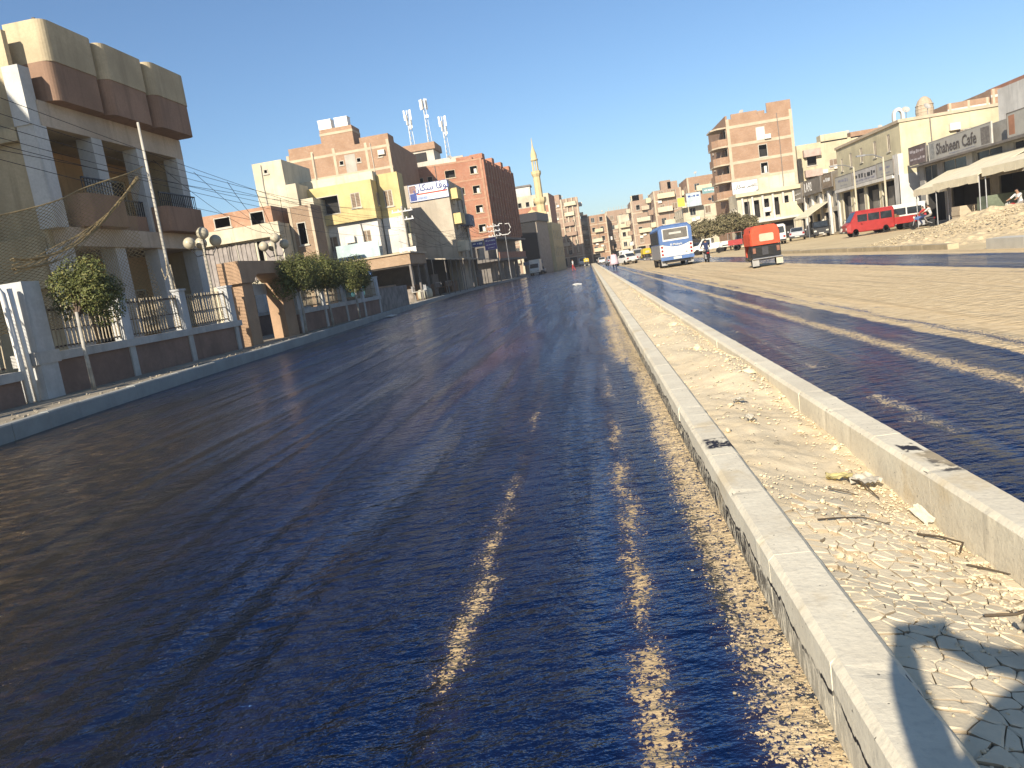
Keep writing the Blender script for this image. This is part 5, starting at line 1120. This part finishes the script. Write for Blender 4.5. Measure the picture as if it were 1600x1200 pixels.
# ---- bus
BX, BY, BW = 6.2, 55.9, 2.35
T = thing('bus', 'white and blue midi bus seen from behind on the sandy carriageway', 'bus', (BX,BY,0)); a = BW/2
b = MB(); b.loft([rr(0,-a+.03,a-.03,.62,1.62,.1,.02), rr(.1,-a,a,.55,1.64,.1,.02), rr(7.2,-a,a,.5,1.64,.1,.02), rr(7.5,-a+.1,a-.1,.55,1.6,.1,.02)]); b.build('lower_body', GREYP, T)
MB().loft([rr(.0,-a+.03,a-.03,1.641,2.88,.02,.22), rr(.2,-a,a,1.641,2.98,.02,.25), rr(7.1,-a,a,1.641,2.98,.02,.25), rr(7.5,-a+.15,a-.15,1.61,2.8,.02,.25)]).build('upper_body', BLUEV, T)
MB().box(-a+.32,a-.32,-.025,.03,.78,1.66).build('rear_panel', WHITEP, T); MB().box(-a+.02,a-.02,-.09,.02,.52,.76).build('rear_bumper', BLUEV, T)
MB().box(-a+.28,a-.28,-.02,.03,1.86,2.72).build('window_surround', WHITEP, T); MB().box(-a+.34,a-.34,-.032,-.02,1.98,2.68).build('rear_window', GLASS('bus_glass',(.10,.09,.075),.2), T)
MB().box(-.42,.42,-.038,-.033,2.3,2.44).build('window_sticker', M('pale_sticker',(.5,.48,.42)), T)
b = MB(); n_ = 12
for k in range(n_): x0, x1 = -a+.3+(BW-.6)*k/n_, -a+.3+(BW-.6)*(k+1)/n_; f = lambda x: 1.62-.20*math.cos(x/(a-.3)*1.45); b.add([(x0,-.031,f(x0)),(x1,-.031,f(x1)),(x1,-.031,1.74),(x0,-.031,1.74)], [(0,1,2,3)])
b.build('name_band', BLUEV, T); obj('lettering', text_mesh('El Mobark', .2, WHITEP), T, (0,-.045,1.58))
for s_ in (-1,1):
    o = MB().box(s_*(a-.17)-.13,s_*(a-.17)+.13,-.03,.03,.80,1.62).build('lamp_cluster', WHITEP, T)
    for k in range(3): MB().lathe([(.075,-.005),(.08,.02),(.02,.03)], n=10).build('tail_light', TAIL, o, (s_*(a-.17),-.035,.95+k*.26), (R(90),0,0))
    for k in range(6): MB().box(s_*a-.012,s_*a+.012,.35+k*1.1,1.32+k*1.1,1.72,2.62).build('side_window', GL, T)
    for y in (1.6,5.9): wheel(T, s_*(a-.16), y, .44, .28)
    MB().box(s_*a-.02,s_*a+.02,1.0,2.2,.45,.56).build('wheel_arch', DGRN, T); MB().box(s_*(a-.25)-.2,s_*(a-.25)+.2,.25,.28,.18,.52).build('mud_flap', GREYP, T)
MB().box(-.28,.28,-.1,-.091,.56,.72).build('number_plate', PLATE, T); MB().box(-a+.3,a-.3,.05,7,.35,.5).build('chassis', DGRN, T); MB().box(-.6,.6,1.5,3.2,2.98,3.06).build('roof_hatch', GREYP, T)
obj('lettering', text_mesh('Bus', .11, BLKP), T, (a-.5,-.035,.98))
# ---- auto rickshaw
def rickshaw(loc, rz, label, vinyl, group):
    T = thing('auto_rickshaw', label, 'rickshaw', loc, rz, group)          # front towards +y
    a = .62
    MB().loft([[(x*f,y,z_) for x,z_ in ((-a,.95),(-a,1.45),(-a+.07,1.68),(-a+.2,1.76),(a-.2,1.76),(a-.07,1.68),(a,1.45),(a,.95))] for y, f in ((0,.93),(.07,1.0),(1.3,1.0),(1.55,.9))]).build('canopy', vinyl, T, smooth=False)
    poly = []
    for cx_, cz_, a0 in ((.24,1.13,-90),(.24,1.33,0),(-.24,1.33,90),(-.24,1.13,180)):
        for k in range(4): q = R(a0+k*30); poly.append((cx_+.06*math.cos(q), -.02, cz_+.06*math.sin(q)))
    MB().add(poly, [tuple(range(len(poly)))]).build('rear_window', M('clear_vinyl',(.5,.45,.32),rough=.3), T, (.04,-.004,.02))
    MB().loft([rr(.08,-.58,.58,.38,.93,.06,.02), rr(.5,-.6,.6,.36,.95,.06,.02), rr(1.0,-.58,.58,.3,.6,.06,.02)]).build('body', DGRN, T); MB().loft([rr(1.0,-.58,.58,.28,.45,.04,.02), rr(1.9,-.5,.5,.28,.45,.04,.02)]).build('floor_pan', DGRN, T); MB().loft([rr(1.85,-.48,.48,.3,1.0,.06,.1), rr(2.1,-.35,.35,.35,.98,.06,.1), rr(2.3,-.15,.15,.45,.85,.06,.1)]).build('nose', vinyl, T)
    b = MB()
    for k in range(7): b.box(-.42,.3,.04,.075,.5+k*.055,.525+k*.055)
    b.build('engine_grille', M('dusty_grille',(.05,.047,.043)), T); MB().box(-.18,.08,.02,.06,.52,.86).build('engine_cover', M('dusty_grey',(.06,.06,.065)), T)
    for s_ in (-1,1):
        MB().box(s_*.5-.06,s_*.5+.06,.03,.08,.62,.84).build('tail_light', M('dusty_lamp',(.25,.12,.08)), T); wheel(T, s_*.5, .35, .22, .12)
        for y in (.1,1.2): MB().tube([(s_*.6,y,.4),(s_*.6,y,1.6)], .02, 5).build('frame_tube', DGRN, T)
        MB().box(s_*.5-.14,s_*.5+.14,-.02,.0,.08,.36).build('mud_flap', M('white_flap',(.5,.46,.36)) if s_ > 0 else GREYP, T)
    wheel(T, 0, 2.1, .22, .1); MB().tube([(-.62,-.06,.38),(.62,-.06,.38)], .03, 6).build('bumper', STEEL, T)
    MB().box(-.5,.5,.55,.95,.6,.72).build('seat', DGRN, T); MB().box(-.5,.5,.4,.55,.6,.95).build('backrest', DGRN, T); MB().add([(-.5,1.56,1.0),(.5,1.56,1.0),(.52,1.5,1.6),(-.52,1.5,1.6)], [(0,1,2,3)]).build('windscreen', GL, T)
    return T
rickshaw((7.48,34.0,0), .03, 'auto rickshaw with faded red canopy and cream rear window', ORNG, None)
# ---- motorcycle
def motorcycle(loc, rz, label, col, group='motorcycles'):
    T = thing('motorcycle', label, 'motorcycle', loc, rz, group)
    for y in (-.62,.65): wheel(T, 0, y, .3, .09)
    MB().loft([rr(-.75,-.1,.1,.62,.72,.03), rr(-.2,-.13,.13,.58,.76,.03), rr(.1,-.13,.13,.6,.74,.03)]).build('seat', BLKP, T); MB().loft([rr(.05,-.11,.11,.6,.85,.04), rr(.25,-.15,.15,.62,.92,.05), rr(.5,-.08,.08,.68,.86,.03)]).build('tank', col, T)
    MB().box(-.13,.13,-.15,.3,.25,.58).build('engine', STEEL, T); b = MB()
    for s_ in (-.07,.07): b.tube([(s_,.65,.3),(s_,.45,.98)], .025, 6); b.tube([(s_,-.62,.3),(s_,-.1,.5)], .025, 6)
    b.build('fork', STEEL, T); MB().tube([(-.35,.32,1.02),(0,.45,.98),(.35,.32,1.02)], .018, 6).build('handlebar', BLKP, T); MB().lathe([(.05,0),(.09,.06),(.09,.1)], n=10).build('headlight', HEADL, T, (0,.5,.85), (R(-90),0,0)); MB().box(-.08,.08,-.85,-.72,.6,.7).build('tail_light', TAIL, T)
    MB().tube([(.12,.2,.3),(.14,-.3,.28),(.16,-.75,.36)], .04, 6).build('exhaust', STEEL, T)
    return T
# ================================================================== PEOPLE
SKIN = M('skin', (.30,.17,.105), rough=.6, var=.1); HAIR = M('hair', (.015,.012,.01), rough=.6)
def person(label, loc, rz, pose, top, bottom, skirt=False, h=1.7, group=None, extra=None):
    """one skinned body; pose gives joint overrides in a 1.7 m frame, front towards +y"""
    J = dict(pel=(0,0,.92), chest=(0,.01,1.28), neck=(0,0,1.46), head=(0,.02,1.58), crown=(0,.0,1.67),
             shl=(-.19,0,1.40), ell=(-.25,-.02,1.12), wrl=(-.24,.08,.88), hal=(-.235,.11,.79),
             shr=(.19,0,1.40), elr=(.25,-.02,1.12), wrr=(.24,.08,.88), har=(.235,.11,.79),
             hil=(-.1,0,.88), knl=(-.11,.03,.49), anl=(-.11,-.02,.09), tol=(-.12,.14,.03), hir=(.1,0,.88), knr=(.11,.03,.49), anr=(.11,-.02,.09), tor=(.12,.14,.03))
    J.update(pose); RAD = dict(pel=.15, chest=.155, neck=.06, head=.095, crown=.06, shl=.075, shr=.075, ell=.05, elr=.05, wrl=.035, wrr=.035, hal=.04, har=.04, hil=.095, hir=.095, knl=.065, knr=.065, anl=.045, anr=.045, tol=.035, tor=.035)
    if extra: RAD.update(extra)
    keys = list(J); E_ = [('pel','chest'),('chest','neck'),('neck','head'),('head','crown'),('chest','shl'),('shl','ell'),('ell','wrl'),('wrl','hal'),('chest','shr'),('shr','elr'),('elr','wrr'),('wrr','har'),('pel','hil'),('hil','knl'),('knl','anl'),('anl','tol'),('pel','hir'),('hir','knr'),('knr','anr'),('anr','tor')]
    for k in range(5):
        if 'fl%d' % k in J:
            for s_ in 'lr': E_ += [('ha'+s_,'f%s%d' % (s_,k)),('f%s%d' % (s_,k),'g%s%d' % (s_,k))]; RAD['f%s%d' % (s_,k)] = .01; RAD['g%s%d' % (s_,k)] = .008
    me_ = bpy.data.meshes.new('body'); me_.from_pydata([J[k] for k in keys], [(keys.index(a), keys.index(b_)) for a, b_ in E_], [])
    o = bpy.data.objects.new('tmp', me_); COL.objects.link(o); o.modifiers.new('s', 'SKIN'); sv = me_.skin_vertices[0].data
    for i, k in enumerate(keys): sv[i].radius = (RAD[k], RAD[k]*(.72 if k in ('chest','pel') else 1)); sv[i].use_root = (k == 'pel')
    ss_ = o.modifiers.new('u', 'SUBSURF'); ss_.levels = 2; dg = bpy.context.evaluated_depsgraph_get(); dg.update()
    body = bpy.data.meshes.new_from_object(o.evaluated_get(dg)); bpy.data.objects.remove(o, do_unlink=True)
    body.materials.clear()
    for mt in (SKIN, top, bottom, M('shoe',(.04,.035,.03)), HAIR): body.materials.append(mt)
    def dist(p, a, b_):
        a, b_ = Vector(J[a]), Vector(J[b_]); t = max(0, min(1, (p-a).dot(b_-a)/max(1e-6,(b_-a).length_squared))); return (p-a-(b_-a)*t).length
    MAP = {('pel','chest'):1,('chest','neck'):1,('neck','head'):0,('head','crown'):0,('chest','shl'):1,('shl','ell'):1,('ell','wrl'):0,('wrl','hal'):0,('chest','shr'):1,('shr','elr'):1,('elr','wrr'):0,('wrr','har'):0,('pel','hil'):2,('hil','knl'):2,('knl','anl'):2,('anl','tol'):3,('pel','hir'):2,('hir','knr'):2,('knr','anr'):2,('anr','tor'):3}
    hd = Vector(J['head'])
    for p in body.polygons:
        c_ = p.center; e = min(E_, key=lambda q: dist(c_, *q)-RAD[q[1]]*.5); mi = MAP.get(e, 0)
        if e in (('head','crown'),('neck','head')) and (c_.z > hd.z+.03 or (c_.y < hd.y-.02 and c_.z > hd.z-.06)): mi = 4
        p.material_index = mi; p.use_smooth = True
    T = thing('person', label, 'person', loc, rz, group); T.scale = (h/1.7,)*3
    obj('body', body, T)
    hx, hy, hz = J['head']; f = .1
    b = MB(); b.loft([[(hx-.012,hy+f-.02,hz+.02),(hx+.012,hy+f-.02,hz+.02),(hx+.012,hy+f-.01,hz-.03),(hx-.012,hy+f-.01,hz-.03)],[(hx-.006,hy+f,hz+.012),(hx+.006,hy+f,hz+.012),(hx+.012,hy+f+.015,hz-.025),(hx-.012,hy+f+.015,hz-.025)]]); b.build('nose', SKIN, T)
    if skirt: 
        b = MB(); b.lathe([(.17,1.3),(.2,1.1),(.24,.7),(.28,.25),(.26,.24)], n=14); b.build('robe', top, T, smooth=True)
    return T
STRIPE = bpy.data.materials.new('striped_cloth'); n = NT(STRIPE); n.set('Base Color', n.mix((n.x*70.0).sin().ss(-.2,.2), (.68,.60,.60), (.45,.22,.25))); n.set('Roughness', .9); MATS['striped_cloth'] = STRIPE
NAVY = M('navy_cloth', (.02,.03,.08)); REDC = M('red_cloth', (.45,.05,.05)); WHC = M('white_cloth', (.62,.6,.56)); GRYC = M('grey_cloth', (.22,.2,.18))
walk = dict(knl=(-.1,.14,.50), anl=(-.1,.10,.10), tol=(-.1,.27,.05), knr=(.1,-.02,.49), anr=(.1,-.26,.14), tor=(.1,-.13,.04), elr=(.27,.1,1.14), wrr=(.24,.26,.98), har=(.23,.32,.93), ell=(-.26,-.14,1.14), wrl=(-.26,-.12,.9), hal=(-.26,-.09,.82))
T = person('person in loose pink striped robe and dark trousers walking on the tarred lane', (2.35,74.5,0), .1, walk, STRIPE, NAVY, h=1.82)
b = MB(); b.lathe([(.12,1.44),(.24,1.36),(.31,1.1),(.36,.8),(.40,.58),(.38,.57)], n=16); b.build('robe', STRIPE, T, smooth=True)
person('person in white shirt and red trousers crossing the far left carriageway', (-2.4,116,0), 1.2, walk, WHC, REDC, h=1.8)
ride = dict(pel=(0,-.25,.86), chest=(0,-.12,1.22), neck=(0,-.08,1.40), head=(0,-.04,1.52), crown=(0,-.05,1.61), shl=(-.19,-.1,1.34), shr=(.19,-.1,1.34), ell=(-.27,.12,1.16), elr=(.27,.12,1.16), wrl=(-.3,.3,1.06), wrr=(.3,.3,1.06), hal=(-.31,.36,1.05), har=(.31,.36,1.05), hil=(-.12,-.2,.84), hir=(.12,-.2,.84), knl=(-.2,.2,.72), knr=(.2,.2,.72), anl=(-.2,.0,.34), anr=(.2,.0,.34), tol=(-.2,.14,.3), tor=(.2,.14,.3))
motorcycle((8.15,55.6,0), 0, 'motorcycle passing close on the right side of the bus', DGRN); person('rider in dark clothes on the motorcycle beside the bus', (8.15,55.6,0), 0, ride, NAVY, GRYC)
motorcycle((24.6,60.5,0), R(60), 'motorcycle with two riders before the white van', BLUEV); person('rider in red shirt on the motorcycle before the white van', (24.6,60.5,0), R(60), ride, REDC, NAVY)
pil = {k: (v[0], v[1]-.34, v[2]+.04) for k, v in ride.items()}
person('pillion passenger in pale shirt behind the rider in red', (24.6,60.5,0), R(60), pil, WHC, GRYC)
motorcycle((22.9,44.5,.1), R(100), 'red motorcycle standing at the right picture edge', REDV); person('rider in white shirt on the red motorcycle at right edge', (22.9,44.5,.1), R(100), ride, WHC, GRYC)
# ---- red cargo tricycle
T = thing('cargo_tricycle', 'red three wheeled cargo tricycle parked under the dusty trees', 'tricycle', (15.3,86,0), R(70))
b = MB(); b.box(-.6,.6,-1.3,.2,.6,.68); b.build('cargo_floor', REDV, T)
for (x0,x1,y0,y1) in ((-.6,-.55,-1.3,.2),(.55,.6,-1.3,.2),(-.55,.55,-1.3,-1.25),(-.55,.55,.15,.2)): MB().box(x0,x1,y0,y1,.682,1.15).build('side_panel', REDV, T)
for s_ in (-1,1): wheel(T, s_*.55, -.6, .3, .12)
wheel(T, 0, 1.35, .3, .1); MB().box(-.15,.15,.3,.9,.65,.78).build('seat', BLKP, T); MB().tube([(0,1.35,.3),(0,1.15,1.05)], .04, 6).build('fork', STEEL, T); MB().tube([(-.35,1.0,1.1),(0,1.15,1.05),(.35,1.0,1.1)], .02, 6).build('handlebar', BLKP, T)
b = MB(); [b.tube([(x,y,.68),(x,y,1.9)], .02, 5) for x in (-.57,.57) for y in (-1.27,.17)]; b.build('canopy_post', STEEL, T); MB().box(-.62,.62,-1.32,.22,1.9,1.94).build('canopy', M('faded_tarp',(.4,.2,.16)), T)
# ---- red double-cab van with bed, white van, silver car, dark pickup
T = car('red van parked sideways before the yellow house, cargo bed behind it', (22.7,66.3), R(88), REDV, 'van', name='van'); T.scale = (.9,.78,.98)
T = thing('cargo_bed', 'low open red cargo bed with wooden load behind the red van', 'trailer', (25.2,66.4,0), R(88)); b = MB(); MB().box(-.85,.85,-1.3,1.3,.5,.6).build('bed_floor', REDV, T)
for (x0,x1,y0,y1,h) in ((-.85,-.8,-1.3,1.3,1.05),(.8,.85,-1.3,1.3,1.05),(-.8,.8,-1.3,-1.25,1.05),(-.8,.8,1.25,1.3,1.7)): MB().box(x0,x1,y0,y1,.602,h).build('side_panel', REDV, T)
for s_ in (-1,1): wheel(T, s_*.72, -.3, .32)
for k in range(5): MB().box(-.7,.7,.2+k*.2,.36+k*.2,.61,1.2+.12*(k % 3)).build('crate', WOOD, T)
car('white van parked before the cafe awning', (26.4,69.9), R(55), WHITEP, 'van', name='van')
car('silver car parked facing away among the right row vehicles', (23.9,92.5), R(-15), SILV, 'sedan'); car('dark pickup with white bonnet facing the camera beside the silver car', (26.4,92), R(165), DGRN, 'pickup', name='pickup')
car('white box van standing behind the red rickshaw', (19.6,84.5), R(-8), WHITEP, 'van', name='van'); car('white van half hidden left of the rickshaw', (19.0,95.5), R(10), WHITEP, 'van', name='van')
car('dark car parked beyond the red tricycle', (13.4,100), R(20), DGRN, 'sedan'); car('white pickup parked under the dusty trees', (14.2,93), R(70), WHITEP, 'pickup', name='pickup')
# ---- traffic at the far end
far_cars = [((-1.6,200),R(180),WHITEP,'van','white minibus approaching on the far left carriageway'),((-9.3,172),R(175),DGRN,'sedan','dark car parked at the far left kerb'),((-9.9,160),R(178),paint('navy',(.05,.06,.1)),'sedan','navy car parked nearer at the far left kerb'),((-6.8,196),R(180),DGRN,'van','dark van farther off on the left carriageway'),
  ((4.9,104),R(20),WHITEP,'sedan','white car crossing beyond the striped person'),((5.6,112),R(-10),paint('cream',(.6,.57,.48)),'pickup','cream pickup in the queue beyond the bus'),((3.6,128),R(5),SILV,'sedan','silver car in the far queue'),((6.2,138),R(0),WHITEP,'van','white van at the head of the far queue'),((2.6,160),R(0),WHITEP,'sedan','white car farthest along the right carriageway'),((9.2,150),R(0),GREYP,'van','grey van far off right of the queue'),((12.8,128),R(10),SILV,'sedan','silver car beyond the red rickshaw far off')]
for (x, y), rz, col, kd, lab in far_cars: car(lab, (x,y), rz, col, kd, 'traffic at the far end', {'van':'van','pickup':'pickup'}.get(kd,'car'))
rickshaw((8.6,116,0), .2, 'yellow auto rickshaw in the far queue', paint('yellow',(.6,.42,.03)), 'rickshaws in the far traffic'); rickshaw((10.4,112,0), -.1, 'red auto rickshaw in the far queue', REDV, 'rickshaws in the far traffic'); rickshaw((-.6,182,0), 0, 'yellow auto rickshaw on the far left carriageway', paint('yellow',(.6,.42,.03)), 'rickshaws in the far traffic')
T = thing('box_truck', 'white box truck parked at the left kerb before the black building', 'truck', (-10.1,146,0), R(178))
MB().box(-1.0,1.0,-3.2,.6,.75,2.9).build('cargo_box', WHITEP, T); MB().loft([rr(.65,-.95,.95,.5,2.2,.06,.12), rr(1.5,-.95,.95,.5,2.2,.06,.15), rr(2.0,-.93,.93,.5,1.3,.06,.1), rr(2.2,-.9,.9,.5,1.1,.06,.1)]).build('cab', WHITEP, T); MB().add([(-.8,1.98,1.35),(.8,1.98,1.35),(.75,1.56,2.1),(-.75,1.56,2.1)], [(0,1,2,3)]).build('windscreen', GL, T, (0,.03,.0))
for s_ in (-1,1):
    for y in (-2.2,1.2): wheel(T, s_*.8, y, .4, .25)
    MB().box(s_*.65-.15,s_*.65+.15,2.15,2.24,.7,.9).build('headlight', HEADL, T)
# ================================================================== LITTER ON THE MEDIAN
PAPER = M('paper', (.58,.52,.40), var=.2, scale=20); YPAPER = M('yellow_paper', (.55,.46,.2), var=.2, scale=20); TWIG = M('dry_twig', (.10,.075,.05), var=.4, scale=20); PLAST = M('white_plastic', (.62,.59,.52), rough=.4, var=.1, spec=.5)
def sheet(name, label, cat, x, y, w, l, mat, seed, rz=0, amp=.03, lift=.012, tilt=(0,0)):
    b = MB(); n_ = 10; vs_ = []
    for j in range(n_+1):
        for i in range(n_+1):
            u, v = i/n_-.5, j/n_-.5; q = amp*(smooth_noise(u*4+seed,v*4,seed)+.6*smooth_noise(u*9+seed,v*9,seed+3)); vs_.append((u*w*(1+.25*smooth_noise(v*3,seed)), v*l*(1+.25*smooth_noise(u*3,seed+9)), q+abs(amp)))
    f = [(j*(n_+1)+i, j*(n_+1)+i+1, (j+1)*(n_+1)+i+1, (j+1)*(n_+1)+i) for j in range(n_) for i in range(n_)]
    k_ = len(vs_); b.add(vs_+[(p[0],p[1],p[2]-.003) for p in vs_], f+[tuple(q+k_ for q in r_[::-1]) for r_ in f])
    o = b.build(name, mat, None, (x,y,soil_z(x,y)+lift), (tilt[0],tilt[1],rz), smooth=True); return tag(o, label, cat)
sheet('paper_scrap', 'crumpled white paper scrap against the right kerb', 'paper', 1.27,4.05,.12,.15,PAPER,1,.4,.03,.01); sheet('paper_scrap', 'torn yellow paper scrap beside the white one', 'paper', 1.17,4.15,.13,.09,YPAPER,2,-.3,.02,.008)
sheet('paper_scrap', 'pale upright paper scrap leaning on the right kerb', 'paper', 1.37,3.6,.05,.11,PAPER,3,.1,.015,.03,(R(35),R(-30))); sheet('plastic_bag', 'large white plastic bag at the right picture edge', 'bag', 1.28,2.28,.20,.26,PLAST,4,.3,.07,.03); sheet('plastic_bag', 'flattened white plastic sheet near the photographer shadow', 'bag', 1.16,2.02,.22,.13,PLAST,5,.2,.03,.012)
sheet('paper_scrap', 'small pale paper scrap in the middle of the median', 'paper', 1.0,6.0,.09,.07,PAPER,6,.3,.02); sheet('paper_scrap', 'small white scrap farther up the median', 'paper', .95,5.35,.10,.06,PAPER,8,1.3,.02)
def twig(label, pts, r=.004):
    b = MB(); b.tube([(x,y,soil_z(x,y)+dz) for x,y,dz in pts], r, 5, r*.5); return tag(b.build('twig', TWIG, None), label, 'twig', 'twigs on the median')
twig('long thin stick lying across the median soil', [(.84,3.36,.01),(.95,3.40,.015),(1.05,3.43,.02),(1.16,3.42,.01)]); twig('curled black twig by the right kerb', [(1.25,3.36,.01),(1.31,3.28,.04),(1.36,3.18,.05),(1.33,3.14,.02)], .006); twig('dark stick leaning beside the yellow paper', [(1.2,4.1,.02),(1.22,3.95,.05),(1.25,3.8,.02)], .006)
twig('dark twig near the cracked mud', [(1.30,3.02,.01),(1.35,2.95,.02),(1.40,2.9,.03)], .005); twig('short twig among scraps on the median', [(1.04,3.9,.01),(1.1,3.86,.02),(1.17,3.86,.01)]); twig('bent wire standing by the white plastic bag', [(1.12,2.50,.02),(1.2,2.46,.05),(1.25,2.44,.1),(1.23,2.36,.04),(1.2,2.28,.01)], .006)
rs = random.Random(77); b = MB()
for k in range(60):
    x, y, a_ = rs.uniform(.78,1.36), rs.uniform(2.4,7.5), rs.uniform(0,6.3); l = rs.uniform(.012,.04); x2 = max(.73,min(1.4,x+l*math.cos(a_))); b.tube([(x,y,soil_z(x,y)+.006),((x+x2)/2,y+l*math.sin(a_)*.5,soil_z(x,y)+.012),(x2,y+l*math.sin(a_),soil_z(x2,y)+.006)], .0018, 4)
stuff(b.build('straw', TWIG), 'dry straw splinters strewn over the median soil', 'straw')
T = None
# scraps on the tar
for k, (x, y, lab) in enumerate(((-.9,47,'white scrap lying on the left carriageway'),(-10.7,40,'white bag lying at the left kerb'))):
    b = MB(); me_ = rock_mesh(k+3, 'litter', 2); me_.materials.clear(); me_.materials.append(PLAST); o = obj('litter', me_, None, (x,y,.06)); o.scale = (.3,.22,.12); tag(o, lab, 'litter')
# ================================================================== THE PHOTOGRAPHER (behind the lens; only the shadow is in the picture)
PH = dict(chest=(0,.03,1.26), shl=(-.18,.04,1.38), ell=(-.385,.22,1.13), wrl=(-.435,.285,1.365), hal=(-.425,.295,1.43), shr=(.18,.05,1.38), elr=(.02,.25,1.325), wrr=(-.22,.28,1.385), har=(-.29,.29,1.43), anl=(-.07,-.02,.09), knl=(-.08,.03,.49), tol=(-.09,.14,.03), anr=(.05,-.02,.09), knr=(.07,.03,.49), tor=(.04,.14,.03))
for k in range(4):
    PH['fl%d' % k] = (-.425+.012, .302, 1.405+.02*k); PH['gl%d' % k] = (-.385, .318-.004*k, 1.40+.02*k)
    PH['fr%d' % k] = (-.29-.012, .302, 1.405+.02*k); PH['gr%d' % k] = (-.33, .318-.004*k, 1.40+.02*k)
PH['fl4'] = (-.44,.305,1.44); PH['gl4'] = (-.40,.275,1.46); PH['fr4'] = (-.275,.305,1.44); PH['gr4'] = (-.31,.275,1.46)
T = person('person standing on the median behind the lens, both arms holding a phone', (.43,-.35,0), 0, PH, GRYC, NAVY, h=1.7, extra=dict(ell=.062, wrl=.045, elr=.05, wrr=.04, hal=.045, har=.045))
T = thing('phone', 'black phone held out by the person behind the lens', 'phone', (.07,-.03,1.455), 0); MB().box(-.085,.085,-.016,-.006,-.038,.038).build('case', BLKP, T)
# ================================================================== HAZE
hz = bpy.data.materials.new('dusty_air'); hz.use_nodes = True; nt = hz.node_tree; nt.nodes.remove(nt.nodes['Principled BSDF'])
pv = nt.nodes.new('ShaderNodeVolumePrincipled'); pv.inputs['Color'].default_value = (.86,.84,.82,1); pv.inputs['Density'].default_value = .0006; pv.inputs['Anisotropy'].default_value = .2
nt.links.new(pv.outputs[0], nt.nodes['Material Output'].inputs['Volume'])
o = MB().box(-1600,1600,-310,3100,-1.2,36).build('haze', hz); o['kind'] = 'stuff'
